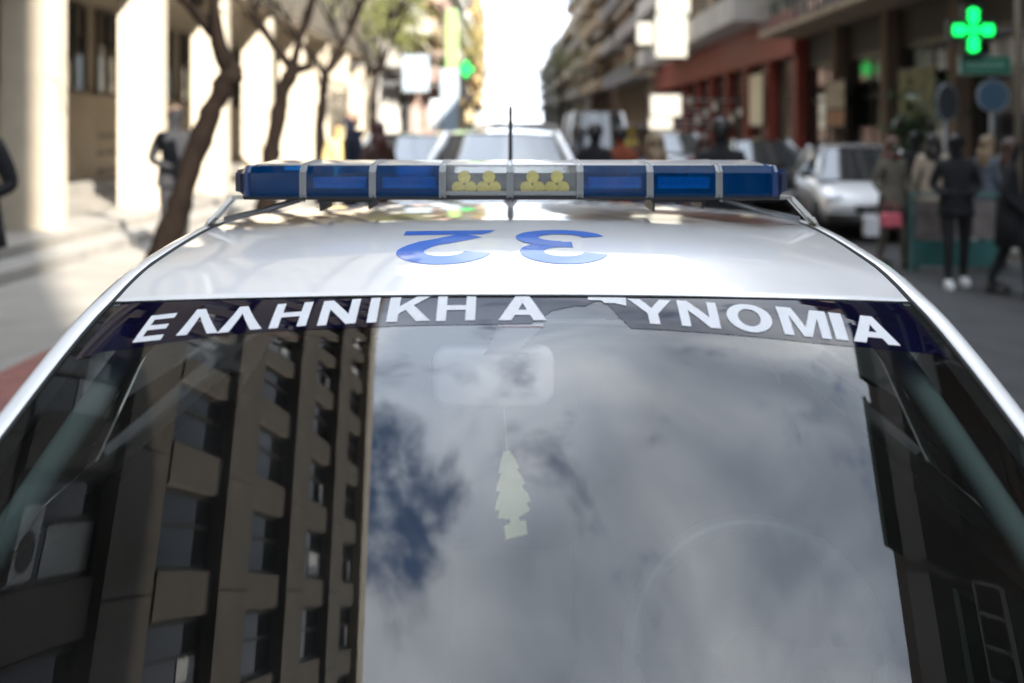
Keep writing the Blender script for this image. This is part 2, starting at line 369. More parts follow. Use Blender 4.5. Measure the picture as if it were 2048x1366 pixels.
# ================================================================== POLICE CAR
pc = thing('police_car', 'white police car with blue light bar and torn dark windscreen banner', 'car', (0, 1.7, 0))
def tube_part(name, pts, rad, m, parent, n=10, smooth=True): return obj(name, MB().tube(pts, rad, n), m, parent, smooth=smooth)
HWT, HWB = .588, .735
def cu(u): return .72 * u * u + .28 * u ** 4
def wtop(u): return Vector((HWT * u, 1.40 + .06 * cu(u), 1.488 - .0195 * cu(u)))
def wbot(u): return Vector((HWB * u, .68 + .16 * cu(u), 1.056 - .018 * cu(u)))
def WS0(u, v):
    p = wtop(u).lerp(wbot(u), v); b = .010 * 4 * v * (1 - v) + .011 * (1 - math.exp(-max(v, 0) / .09)) * (1 - v)
    return p + Vector((0, -.52 * b, .86 * b))
def WN(u, v):
    e = .01; a = WS0(u + e, v) - WS0(u - e, v); c = WS0(u, v - e) - WS0(u, v + e); return a.cross(c).normalized()
def WS(u, v, d=0):
    p = WS0(u, v); return p + WN(u, v) * d if d else p
def unws(px, py, u=None, v=.2):                         # where on the glass a photo point lies
    u = (px - 1024) / 850 if u is None else u
    for _ in range(40):
        def e(u, v):
            p = WS0(u, v); return Vector((1024 + p.x * F / p.y - px, HY + (HC - p.z) * F / p.y - py))
        h = 1e-4; e0 = e(u, v); du = (e(u + h, v) - e0) / h; dv_ = (e(u, v + h) - e0) / h
        det = du.x * dv_.y - du.y * dv_.x
        u -= (e0.x * dv_.y - e0.y * dv_.x) / det; v -= (du.x * e0.y - du.y * e0.x) / det
        u = max(-1.3, min(1.3, u)); v = max(-.2, min(1.2, v))
    return u, v
# --- roof
zc = smooth_tab([(1.40, 1.488), (1.5, 1.507), (1.65, 1.528), (1.85, 1.543), (2.1, 1.549), (2.45, 1.544), (2.85, 1.524), (3.25, 1.472), (3.45, 1.43)])
ze = smooth_tab([(1.40, 1.460), (1.46, 1.4685), (1.636, 1.498), (2.05, 1.5235), (2.4, 1.520), (2.8, 1.492), (3.2, 1.43), (3.45, 1.39)])
hwr = smooth_tab([(1.40, .588), (1.7, .600), (2.05, .612), (2.6, .60), (3.45, .56)])
def roof_at(x, y, d=0):
    hw = interp(hwr, y); u = max(-1, min(1, x / hw)); k = u * u * .75 + u ** 6 * .25
    return Vector((x, y, lerp(interp(zc, y), interp(ze, y), k) + d))
def roof(u, t):
    y0 = 1.40 + .06 * cu(u); y = y0 + t * (3.42 - y0); return roof_at(u * interp(hwr, y), y)
rows = []
for i in range(49):
    t = (i / 48) ** 1.2; rows.append([roof(-1 + 2 * k / 40, t) for k in range(41)])
lip = [p + Vector((0, -.004, -.007)) for p in rows[0]]
side_l = lambda p: p
rm = MB().grid([[p + Vector((0, .003, -.014)) for p in rows[0]], lip] + rows)
obj('roof', rm, m_white, pc, smooth=True)
obj('headliner', MB().grid([[p - Vector((0, -.02, .035)) for p in r] for r in rows[::4]]), mat('headliner', (.16, .165, .16), .95), pc, smooth=True)
# --- windscreen
m_ws = glassy('windscreen_glass', (.70, .77, .745), 1.72, dust=.018)
obj('windscreen', MB().grid([[WS(-1 + 2 * k / 64, (j / 64) ** 1.3) for k in range(65)] for j in range(65)]), m_ws, pc, smooth=True)
seal = MB().grid([[WS(-1 + 2 * k / 48, -.012, .001) + Vector((0, .004, -.004)) for k in range(49)], [WS(-1 + 2 * k / 48, .004, .002) for k in range(49)]])
obj('windscreen_seal', seal, m_rubber, pc, smooth=True)
for s in (-1, 1):                                       # black printed border under the glass
    obj('glass_border', MB().grid([[WS(s * lerp(.955, 1.0, j / 3), k / 24, -.003) for j in range(4)] for k in range(25)]), m_black, pc, smooth=True)
obj('lower_glass_border', MB().grid([[WS(-1 + 2 * k / 48, lerp(.93, 1, j / 2), -.003) for j in range(3)] for k in range(49)]), m_black, pc, smooth=True)
# --- screen pillars and roof rails, one swept frame a side
def frame_path(s):
    pts = []
    for i in range(22):
        v = 1.06 - i / 21 * 1.06; pts.append((WS(s, v), WN(s, v)))
    for i in range(1, 34):
        t = i / 33; pts.append((roof(s, t), Vector((s * .25, -.15 + .5 * t * t, 1)).normalized()))
    return pts
for s in (-1, 1):
    path = frame_path(s); rws = []
    for i, (p, n) in enumerate(path):
        o_ = Vector((s, 0, 0)); o_ = (o_ - n * o_.dot(n)).normalized()
        rws.append([p + n * dn + o_ * do for do, dn in ((-.004, -.02), (.001, .0), (.006, .0035), (.016, .0065), (.028, .004), (.038, -.006), (.045, -.024), (.046, -.06))])
    obj('roof_side_frame', MB().grid(rws), m_white, pc, smooth=True)
    obj('pillar_liner', MB().grid([[p + n * dn + Vector((s, 0, 0)) * do for do, dn in ((-.010, -.024), (.02, -.05), (.044, -.068))] for p, n in path]), m_black, pc, smooth=True)
    g = MB().tube([p + n * .0006 + Vector((s * -.003, 0, 0)) for p, n in path], .0036, 6)
    obj('roof_ditch_seal', g, m_rubber, pc, smooth=True)
    # inside trim of the pillar, pale
    trim = [WS0(s * .94, v) + WN(s * .94, v) * -.06 for v in [i / 14 for i in range(15)]]
    tube_part('pillar_trim', trim, .019, mat('pale_trim', (.15, .19, .185), .8), pc, 12)
# --- lower body
def car_lower(st, n_top=True):
    rows = []
    for (y, w_, zb, zs, zt) in st:
        h = [(w_ * .55, zb), (w_ * .93, zb + .02), (w_, zb + .2), (w_ * 1.0, lerp(zb, zs, .62)), (w_ * .985, zs - .05), (w_ * .95, zs)]
        if n_top: h += [(w_ * .8, lerp(zs, zt, .55)), (w_ * .45, zt)]
        rows.append([(x, y, z) for x, z in h] + [(-x, y, z) for x, z in reversed(h)])
    return rows
front = [(-.50, .70, .30, .62, .66), (-.44, .80, .24, .70, .76), (-.25, .86, .22, .82, .89), (.15, .885, .22, .92, .985), (.45, .885, .22, .985, 1.02), (.58, .888, .22, .99, 1.015), (.62, .89, .22, .985, .97)]
obj('front_body', MB().loft(car_lower(front)), m_white, pc, smooth=True, bevel=0)
back = [(.61, .89, .22, 1.005, 0), (1.3, .90, .22, 1.02, 0), (2.4, .90, .22, 1.05, 0), (3.2, .88, .24, 1.06, 0), (3.6, .83, .28, 1.05, 0), (3.72, .76, .32, 1.0, 0)]
for h in (0, 6): obj('side_panel', MB().grid([r[h:h + 6] for r in car_lower(back, False)]), m_white, pc, smooth=True)
obj('tailgate', MB().add([(-.72, 3.72, .32), (.72, 3.72, .32), (.72, 3.7, 1.02), (-.72, 3.7, 1.02)], [(0, 1, 2, 3)]), m_white, pc)
obj('floor_pan', MB().box(-.82, .82, .75, 3.6, .3, .34), m_black, pc)
obj('scuttle', MB().grid([[(x * s_, y, z) for s_ in (-1, -.5, 0, .5, 1)] for x, y, z in ((.84, .57, .985), (.84, .68, .99), (.84, .86, 1.0), (.8, .95, .9))]), m_black, pc)
for s in (-1, 1):
    # side glass, door frame pillars, rear pillar
    def sg(y, t): 
        a = roof_at(s * interp(hwr, y), y) + Vector((s * .048, 0, -.055)); b_ = Vector((s * .86, y, 1.03)); return a.lerp(b_, t)
    for y0, y1, nm in ((1.05, 1.98, 'front_side_window'), (2.06, 2.85, 'rear_side_window')):
        rr = []
        for i in range(9):
            y = lerp(y0, y1, i / 8); top = 0 if y > 1.5 else max(0, (1.5 - y) / .55)
            rr.append([sg(max(y, 1.42), lerp(top, 1, j / 5)) + Vector((0, min(0, y - 1.42), 0)) for j in range(6)])
        obj(nm, MB().grid(rr), m_ws, pc, smooth=True)
    obj('door_pillar', MB().grid([[sg(y, j / 4) + Vector((s * .006, 0, 0)) for j in range(5)] for y in (1.975, 2.065)]), m_black, pc)
    obj('rear_quarter', MB().grid([[sg(y, j / 4) for j in range(5)] for y in (2.83, 3.0, 3.2, 3.42)]), m_white, pc, smooth=True)
    w_ = MB()
    for i, yy in enumerate((.12, 2.78)):
        x0 = s * .70
        prof = [(0, .14), (0, .30), (.02, .32), (.17, .32), (.19, .30), (.19, .14)]
        t_ = MB().grid([[(x0 + s * a, yy + r_ * math.cos(2 * math.pi * k / 28), .325 + r_ * math.sin(2 * math.pi * k / 28)) for a, r_ in prof] for k in range(29)])
        wh = obj('wheel', t_, m_rubber, pc, smooth=True)
        obj('rim', MB().tube([(x0 + s * .12, yy, .325), (x0 + s * .165, yy, .325), (x0 + s * .17, yy, .325)], [.2, .2, .06], 20), m_grey, wh, loc=-wloc(wh) * 0, world=True)
    obj('headlight', MB().ell((s * .66, -.36, .72), (.14, .12, .08)), mat('lamp_glass', (.7, .72, .75), .08, coat=1), pc, smooth=True)
    obj('tail_light', MB().ell((s * .74, 3.62, .92), (.08, .06, .12)), mat('tail_red', (.35, .01, .01), .2, coat=1), pc, smooth=True)
    mir = MB().ell((s * 1.02, .98, 1.09), (.115, .06, .075)); mir.tube([(s * .87, 1.02, 1.03), (s * .95, 1.0, 1.06)], .03)
    obj('wing_mirror', mir, m_white, pc, smooth=True)
    obj('door_handle', MB().tube([(s * .905, 1.75, .93), (s * .93, 1.78, .93), (s * .93, 1.9, .93), (s * .905, 1.93, .93)], .012), m_white, pc, smooth=True)
    # blue side stripe
    obj('side_stripe', MB().grid([[(s * .912, y, z) for z in (.62, .74)] for y in (.9, 2.4)]), mat('stripe_blue', (.01, .05, .3), .4), pc)
obj('rear_window', MB().grid([[(x * .55, y, z) for x in (-1, -.5, 0, .5, 1)] for y, z in ((3.42, 1.40), (3.66, 1.06))]), glassy('privacy_glass', (.10, .11, .11), 1.5), pc)
obj('grille', MB().box(-.42, .42, -.53, -.49, .46, .60), m_black, pc)
# --- cabin
m_int = mat('dark_trim', (.010, .0105, .011), .85, spec=.2); m_seat = mat('seat_cloth', (.008, .0085, .009), .95, spec=.1)
obj('dashboard', MB().grid([[(x, y + .10 * (x / .72) ** 2, z + .02 * math.cos(x * 6)) for x in [-.72 + 1.44 * k / 16 for k in range(17)]] for y, z in ((.72, .985), (.9, 1.0), (1.08, .995), (1.2, .96), (1.24, .88), (1.2, .6))]), mat('dash_vinyl', (.010, .0105, .011), .85, spec=.2, bump=.2, bscale=200), pc, smooth=True)
for s in (-1, 1):
    st = obj('front_seat', MB().loft([[(s * .36 + a * hw_, y + (b_ - .5) * th, z) for a, b_ in ((-1, 0), (-.9, -.3), (.9, -.3), (1, 0), (1, 1), (-1, 1))] for y, z, hw_, th in ((1.95, .62, .24, .12), (2.0, .9, .24, .12), (2.08, 1.15, .22, .11), (2.13, 1.27, .15, .09))]), m_seat, pc, smooth=True)
    obj('headrest', MB().loft([[(s * .36 + a * .12, 2.13 + b_ * .09, z) for a, b_ in ((-1, 0), (-.8, -.5), (.8, -.5), (1, 0), (.9, .5), (-.9, .5))] for z in (1.29, 1.33, 1.42, 1.45)]), m_seat, st, smooth=True)
    obj('seat_cushion', MB().box(s * .36 - .25, s * .36 + .25, 1.48, 1.98, .45, .62), m_seat, pc, bevel=.04)
    obj('sun_visor', MB().loft([[(s * .31 + a * .17, y, z) for a in (-1, 1) for y, z in ((1.47 + q, 1.447 - q * .15 + .006), (1.47 + q, 1.447 - q * .15 - .006))][::1] for q in (0, .15)]), mat('visor', (.10, .105, .105), .9), pc)
    obj('door_trim', MB().box(s * .80 - .02, s * .80 + .02, .95, 2.9, .4, 1.02), m_int, pc)
obj('rear_bench', MB().box(-.62, .62, 2.85, 3.0, .5, 1.15), m_seat, pc, bevel=.05)
ctr = Vector((.36, 1.46, .945)); up = Vector((0, .36, .93)).normalized()
ring = MB(); pts = [ctr + Vector((.185 * math.cos(a), 0, 0)) + up * .185 * math.sin(a) for a in [2 * math.pi * k / 40 for k in range(41)]]
ring.tube(pts, .016, 10, False)
sw = obj('steering_wheel', ring, mat('wheel_leather', (.07, .072, .075), .35), pc, smooth=True)
spk = MB().ell(ctr, (.055, .03, .045))
for a in (0, math.pi, -math.pi / 2): spk.tube([ctr, ctr + Vector((.185 * math.cos(a), 0, 0)) + up * .185 * math.sin(a)], .016)
obj('spoke', spk, m_int, sw, smooth=True)
# rear-view mirror on its stem
mc = P(987, 752, 1.36)
def rrect(w_, h_, r_, n=6):
    o_ = []
    for cx, cz, a0 in ((w_ - r_, h_ - r_, 0), (-w_ + r_, h_ - r_, 90), (-w_ + r_, -h_ + r_, 180), (w_ - r_, -h_ + r_, 270)):
        for i in range(n + 1): a = R(a0 + 90 * i / n); o_.append((cx + r_ * math.cos(a), cz + r_ * math.sin(a)))
    return o_
mm = MB().loft([[(mc.x + a * k_, mc.y + d_, mc.z + b_ * k_ + .1 * a * .05) for a, b_ in rrect(.083, .040, .02)] for d_, k_ in ((-.016, .86), (-.012, .96), (0, 1), (.014, 1), (.018, .97))])
mo = obj('rear_view_mirror', mm, mat('mirror_housing', (.76, .62, .66), .7), pc, smooth=True)
stem = WS(0.0, .075, -.004)
obj('mirror_stem', MB().loft([[(q.x + a * w_, q.y + .012 * b_, q.z) for a, b_ in ((-1, -1), (1, -1), (1, 1), (-1, 1))] for q, w_ in ((stem + Vector((.012, 0, 0)), .030), (stem.lerp(mc, .45), .020), (mc + Vector((0.02, -.002, .03)), .038))]), MATS['mirror_housing'], mo, smooth=False)
obj('mirror_glass', MB().loft([[(mc.x + a * .95, mc.y + d_, mc.z + b_ * .92) for a, b_ in rrect(.083, .040, .02)] for d_ in (.0185, .0195)]), m_chrome, mo)
# --- banner film across the top of the screen, torn in the middle
m_film = glassy('banner_film', (.015, .035, .20), 1.43, (.008, .007, .032), .45)
bot = [(70, 800), (140, 722), (205, 705), (265, 697), (345, 684), (430, 672), (520, 665), (600, 660), (680, 657), (760, 654), (850, 651), (930, 650), (1010, 649), (1062, 648), (1070, 642), (1086, 643), (1092, 630), (1104, 622), (1122, 618), (1150, 612), (1170, 613), (1188, 604), (1205, 600), (1216, 610), (1228, 622), (1240, 637), (1252, 647), (1262, 657), (1340, 661), (1440, 668), (1540, 677), (1640, 688), (1720, 695), (1800, 702), (1880, 712), (1920, 722), (1985, 800)]
rows = []
uvb = [unws(px, py) for px, py in bot]
uvb = [(max(-.965, min(.965, u_)), v_) for u_, v_ in uvb]
uvb[0] = (-.965, uvb[1][1]); uvb[-1] = (.965, uvb[-2][1])
for (u0, v0), (u1, v1) in zip(uvb, uvb[1:]):
    n = max(1, int((u1 - u0) / .03))
    for i in range(n):
        u_ = lerp(u0, u1, i / n); v_ = lerp(v0, v1, i / n); rows.append([WS(u_, lerp(.006, v_, j / 12), .0006) for j in range(13)])
rows.append([WS(uvb[-1][0], lerp(.006, uvb[-1][1], j / 12), .0006) for j in range(13)])
film = obj('banner_film', MB().grid(rows), m_film, pc, smooth=True)
film['label'] = 'dark blue banner film with a torn gap'
# --- lettering
def quad_letter(polys, q):
    """polys in a unit box; q: photo corners bottom-left, bottom-right, top-right, top-left on the glass"""
    c = [unws(*p) for p in q]; mb = MB()
    def mp(a, b_):
        u_ = lerp(lerp(c[0][0], c[1][0], a), lerp(c[3][0], c[2][0], a), b_); v_ = lerp(lerp(c[0][1], c[1][1], a), lerp(c[3][1], c[2][1], a), b_)
        return WS(u_, v_, .0014)
    for p in polys:
        bm = bmesh.new(); bm.faces.new([bm.verts.new((a, b_, 0)) for a, b_ in p])
        bm.normal_update(); bmesh.ops.triangulate(bm, faces=bm.faces[:], ngon_method='EAR_CLIP')
        for i in range(1, 8): bmesh.ops.bisect_plane(bm, geom=bm.verts[:] + bm.edges[:] + bm.faces[:], plane_co=(0, i / 8, 0), plane_no=(0, 1, 0))
        for i in range(1, 4): bmesh.ops.bisect_plane(bm, geom=bm.verts[:] + bm.edges[:] + bm.faces[:], plane_co=(i / 4, 0, 0), plane_no=(1, 0, 0))
        bm.verts.index_update()
        mb.add([mp(v.co.x, v.co.y) for v in bm.verts], [tuple(v.index for v in f.verts) for f in bm.faces]); bm.free()
    return mb
rc = lambda a, b, c, d: [(a, b), (c, b), (c, d), (a, d)]
th = .20
LT = {
 'E': [rc(0, 0, .25, 1), rc(.25, 0, 1, .19), rc(.25, .41, .93, .59), rc(.25, .81, .98, 1)],
 'V': [[(0, 0), (.36, 1), (.64, 1), (1, 0), (.74, 0), (.5, .70), (.26, 0)]],
 'A': [[(0, 0), (.27, 0), (.34, .2), (.41, .4), (.5, .68), (.5, 1), (.36, 1)], [(1, 0), (.64, 1), (.5, 1), (.5, .68), (.59, .4), (.66, .2), (.73, 0)], [(.34, .2), (.66, .2), (.59, .4), (.41, .4)]],
 'H': [rc(0, 0, .25, 1), rc(.75, 0, 1, 1), rc(.25, .41, .75, .6)],
 'N': [[(0, 0), (.24, 0), (.24, .62), (.74, 0), (1, 0), (1, 1), (.76, 1), (.76, .38), (.26, 1), (0, 1)]],
 'I': [rc(0, 0, 1, 1)],
 'K': [[(0, 0), (.25, 0), (.25, .3), (.40, .46), (.68, 0), (1, 0), (.58, .63), (.96, 1), (.63, 1), (.25, .6), (.25, 1), (0, 1)]],
 'Y': [[(.38, 0), (.62, 0), (.62, .4), (1, 1), (.72, 1), (.5, .62), (.28, 1), (0, 1), (.38, .4)]],
 'M': [[(0, 0), (.21, 0), (.21, .7), (.41, 0), (.59, 0), (.79, .7), (.79, 0), (1, 0), (1, 1), (.69, 1), (.5, .32), (.31, 1), (0, 1)]],
 'T': [[(0, 0.35), (.36, .45), (.42, 0), (.7, .1), (1, -.15), (1, 1), (0, 1)]],
}
n_ = 28
LT['O'] = [[(.5 + .5 * math.cos(t0), .5 + .52 * math.sin(t0)), (.5 + .5 * math.cos(t1), .5 + .52 * math.sin(t1)), (.5 + .25 * math.cos(t1), .5 + .32 * math.sin(t1)), (.5 + .25 * math.cos(t0), .5 + .32 * math.sin(t0))] for t0, t1 in [(2 * math.pi * k / n_, 2 * math.pi * (k + 1) / n_) for k in range(n_)]]
m_let = mat('reflective_white', (.72, .73, .76), .5, var=.10, vscale=400, bump=.3, bscale=900)
words = [('E', (265, 687), (322, 681), (357, 627), (304, 633)), ('V', (352, 673), (436, 667), (436, 618), (372, 622)), ('V', (434, 668), (524, 659), (520, 612), (458, 617)),
 ('H', (537, 659), (612, 653), (628, 605), (556, 610)), ('N', (634, 653), (711, 648), (723, 599), (649, 604)), ('I', (733, 647), (753, 646), (762, 597), (743, 598)),
 ('K', (772, 646), (860, 643), (866, 594), (782, 597)), ('H', (872, 644), (950, 642), (953, 593), (877, 594)), ('A', (997, 642), (1093, 642), (1091, 593), (999, 593)),
 ('T', (1176, 605), (1252, 611), (1251, 597), (1176, 596)), ('Y', (1267, 647), (1354, 652), (1342, 602), (1254, 599)), ('N', (1364, 653), (1442, 659), (1430, 607), (1352, 602)),
 ('O', (1459, 660), (1550, 670), (1537, 615), (1447, 607)), ('M', (1569, 670), (1664, 680), (1648, 625), (1550, 614)), ('I', (1672, 680), (1697, 683), (1680, 629), (1655, 626)),
 ('A', (1707, 684), (1801, 693), (1772, 638), (1690, 629))]
for w_ in words:
    obj('letter', quad_letter(LT[w_[0]], w_[1:]), m_let, pc)
# --- roof number, read from behind the car
def stroke(path, hw_, a0=None):
    L_ = []; R_ = []
    for i, p in enumerate(path):
        d = Vector(path[min(i + 1, len(path) - 1)]) - Vector(path[max(i - 1, 0)]); d.normalize(); nrm = Vector((-d.y, d.x))
        hh = hw_[i] if isinstance(hw_, list) else hw_
        L_.append(Vector(p) + nrm * hh); R_.append(Vector(p) - nrm * hh)
    return L_, R_
def arc(cx, cy, rx, ry, a0, a1, n=26): return [(cx + rx * math.cos(R(lerp(a0, a1, i / n))), cy + ry * math.sin(R(lerp(a0, a1, i / n)))) for i in range(n + 1)]
m_num = mat('number_blue', lin(8, 100, 206), .40, coat=.7, spec=.3, var=.12, vscale=6, stretch=(1, 40, 1))
def digit(strokes, bars, X0, wd, Yn, Yf):
    mb = MB()
    def mp(p): return roof_at(X0 - p[0] * wd, lerp(Yf, Yn, p[1] / 1.5), .0007)
    for i_, (path, hw_) in enumerate(strokes):
        a, b_ = stroke(path, hw_); up_ = Vector((0, 0, .0003 * i_)); mb.grid([[mp(p) + up_, mp((p + q) / 2) + up_, mp(q) + up_] for p, q in zip(a, b_)])
    for bpoly in bars: mb.add([mp(p) for p in bpoly], [tuple(range(len(bpoly)))])
    return mb
three = [(arc(.47, 1.075, .335, .305, 170, -90) + [(.40, .770), (.36, .770)], .125), (arc(.47, .43, .375, .315, 88, -170), .128)]
two_path = arc(.49, 1.05, .335, .325, 172, -18, 22)
lx, ly = two_path[-1]
two_path += [(lx - .05, ly - .12), (lx - .13, ly - .25), (.52, .58), (.36, .42), (.25, .30)]
two = [(two_path, [.135] * (len(two_path) - 3) + [.14, .15, .16])]
obj('roof_digit', digit(three, [], .157, .155, 1.545, 1.80), m_num, pc)
obj('roof_digit', digit(two, [[(.0, 0), (.98, 0), (.98, .25), (.42, .25), (.14, .25), (.06, .16)]], -.030, .165, 1.545, 1.80), m_num, pc)
# --- whip aerial
ab = roof_at(-.004, 2.62)
an = obj('aerial_base', MB().tube([ab + Vector((0, 0, -.004)), ab + Vector((0, 0, .012)), ab + Vector((0, 0, .03))], [.02, .017, .009], 12), m_black, pc, smooth=True)
obj('aerial_rod', MB().tube([ab + Vector((0, 0, .02)), ab + Vector((0, 0, .10)), ab + Vector((0, 0, .105)), ab + Vector((0, 0, .245)), ab + Vector((0, 0, .25)), ab + Vector((-.002, 0, .56))], [.009, .009, .0055, .005, .0019, .0014], 10), m_black, an, smooth=True)

# ---- air freshener hanging under the mirror
fc = P(1022, 980, 1.285)
af = thing('air_freshener', 'pale yellow tree shaped air freshener hanging below the rear-view mirror', 'air freshener', fc)
half = [(.004, .050), (.010, .036), (.013, .026), (.010, .024), (.016, .012), (.019, .004), (.014, .002), (.021, -.012), (.023, -.020), (.017, -.021), (.021, -.031), (.012, -.034), (.006, -.036), (.006, -.042), (.014, -.043), (.014, -.060)]
sil = [(x, z) for x, z in half] + [(-x, z) for x, z in reversed(half)]
card = MB().loft([[(fc.x + x + z * -.12, fc.y + d_, fc.z + z * 1.0 + x * .25) for x, z in sil] for d_ in (-.001, .001)])
obj('card', card, mat('pale_yellow_card', (.92, .83, .44), .8), af)
obj('cord', MB().tube([fc + Vector((-.005, 0, .048)), Vector((mc.x + .015, fc.y + .02, mc.z - .03))], .0006, 5), mat('string', (.4, .4, .35), .9), af)
# slip of paper on the dashboard
q = Vector((-.055, 1.0, 1.028))
tag(obj('paper_slip', MB().loft([[(q.x + a * .04, q.y + b_ * .02, q.z + d_) for a, b_ in ((-1, -1), (1, -.4), (1, .6), (-1, 0))] for d_ in (0, .001)]), mat('paper', (.6, .6, .58), .8)), 'folded white paper slip lying on the dashboard', 'paper')

# ================================================================== LIGHT BAR
bar = thing('light_bar', 'blue emergency light bar with clear middle lamps strapped across white roof', 'light bar', (0, 2.08, 1.55))
YF, YR = 1.93, 2.23
def bx_at(px): return (px - 1024) * YF / F
zb0 = HC - (393 - HY) * YF / F; zf = HC - (346 - HY) * YF / F; zt0 = zf + .0125; zt1 = zt0 + .007
prof = [(YF + .004, zb0), (YF, zb0 + .006), (YF + .001, zf), (YF + .016, zt0), (YF + .05, zt0 + .003), ((YF + YR) / 2, zt1), (YR - .05, zt0 + .003), (YR - .016, zt0), (YR - .001, zf), (YR, zb0 + .006), (YR - .004, zb0)]
def ext(p, x0, x1, k0=1.0, k1=1.0):
    c = ((YF + YR) / 2, (zb0 + zt0) / 2)
    return MB().loft([[(x, c[0] + (y - c[0]) * k, c[1] + (z - c[1]) * k) for y, z in p] for x, k in ((x0, k0), (x1, k1))])
def extg(p, x0, x1): return MB().grid([[(x, y, z) for y, z in p] for x in (x0, x1)])
m_bl = glassy('blue_lens', (.02, .33, .74), 1.2, (.0008, .048, .165), .42)
m_cl = glassy('clear_lens', (.90, .91, .89), 1.35, (.5, .5, .5), .03)
cuts = [500, 606, 745, 885, 1020, 1160, 1300, 1438, 1545]
obj('base_tray', MB().box(bx_at(480), bx_at(1566), YF + .02, YR - .02, zb0 - .008, zb0 + .004), m_black, bar, bevel=.003)
led_face = MB().grid([[(x, 0, z) for x in (-1, 1)] for z in (-1, 1)])
m_led = mat('led_block', (.45, .88, .95), .4, var=.3, vscale=200)
m_lamp = mat('lamp_yellow', lin(222, 205, 92), .35, var=.3, vscale=120)
led_dot = MB().tube([(0, 0, 0), (0, -.003, 0)], [.0042, .003], 8).mesh('led')
bulb = MB().tube([(0, .012, 0), (0, .0, 0), (0, -.0012, 0), (0, -.0006, 0)], [.0125, .0125, .0118, .0085], 20).mesh('lamp')
for i, (a, b_) in enumerate(zip(cuts, cuts[1:])):
    clear = i in (3, 4); x0, x1 = bx_at(a) + .0005, bx_at(b_) - .0005
    ln = obj('clear_lens' if clear else 'blue_lens', extg(prof, x0, x1), m_cl if clear else m_bl, bar)
    xc = (x0 + x1) / 2; zc_ = (zb0 + zf) / 2
    if clear:
        rf = obj('reflector_panel', MB().box(x0 + .006, x1 - .006, YF + .020, YF + .03, zb0 + .008, zf - .001), mat('reflector_grey', (.10, .105, .11), .5, var=.15, vscale=60), bar)
        for sx in (-.0240, .0240):
            for dx, dz in ((0, .0135), (-.0118, -.0075), (.0118, -.0075)):
                obj('lamp', bulb, m_lamp, bar, (xc + sx + dx, YF + .014, zc_ + dz + .001))
        obj('lower_rail', MB().box(x0 + .005, x1 - .005, YF + .006, YF + .018, zb0 + .002, zb0 + .010), m_grey, bar)
    else:
        cols = 7
        if i in (0, 7): 
            obj('inner_block', MB().box(x0 + .004, x1 - .004, YF + .03, YF + .2, zb0 + .004, zf - .002), mat('inner_dark', (.06, .07, .08), .6), bar); continue
        rf = obj('led_block', MB().box(x0 + .016, x1 - .014, YF + .016, YF + .045, zb0 + .015, zf - .009), m_led, bar, bevel=.002)
        obj('led_strip', MB().box(x0 + .022, x1 - .02, YF + .013, YF + .0155, zb0 + .018, zb0 + .0215), mat('led_strip', (.75, .95, 1.0), .3), rf)
        for r_ in range(2):
            for c in range(cols): obj('led', led_dot, m_led, rf, (lerp(x0 + .026, x1 - .024, c / (cols - 1)), YF + .0165, lerp(zb0 + .022, zf - .016, r_)))
# straps between the modules
for px in cuts[1:-1]:
    x = bx_at(px); c = ((YF + YR) / 2, (zb0 + zt0) / 2)
    def grow(d): return [(y + (d if y > c[0] else -d), z + (d if z > c[1] else -d)) for y, z in prof]
    mb = MB()
    for a, b_, d in ((-.0066, -.0028, .0028), (.0028, .0066, .0028), (-.0030, .0030, .0012)):
        mb.loft([[(x + q_, y, z) for y, z in grow(d)] for q_ in (a, b_)])
    obj('strap', mb, mat('strap_grey', (.20, .205, .205), .45, metal=.4), bar)
# ends: stepped and chamfered blue caps
for s in (-1, 1):
    xe = bx_at(500) if s < 0 else bx_at(1545)
    rings = []
    for dx, yf, top, bt in ((0, 0, 0, 0), (.004, -.0015, .002, 0), (.010, -.0015, .002, 0), (.012, .004, 0, 0), (.026, .035, -.006, .004), (.049, .075, -.010, .008), (.052, .10, -.014, .012)):
        rings.append([(xe + s * dx, YF + yf, zb0 + bt), (xe + s * dx, YF + yf, zf + top), (xe + s * dx, YF + yf + .014, zt0 + top), (xe + s * dx, YR - yf - .014, zt0 + top), (xe + s * dx, YR - yf, zf + top), (xe + s * dx, YR - yf, zb0 + bt)])
    obj('end_cap', MB().loft(rings), mat('blue_plastic', (.006, .03, .115), .3, coat=.4), bar)
    obj('end_band', MB().loft([[(xe + s * dx, YF + yf - .0012, zb0 + .006), (xe + s * dx, YF + yf - .0012, zf - .002), (xe + s * dx, YF + yf + .004, zf - .002), (xe + s * dx, YF + yf + .004, zb0 + .006)] for dx, yf in ((.0275, .0365), (.0475, .0715))]), mat('band_slate', (.06, .07, .12), .4), bar)
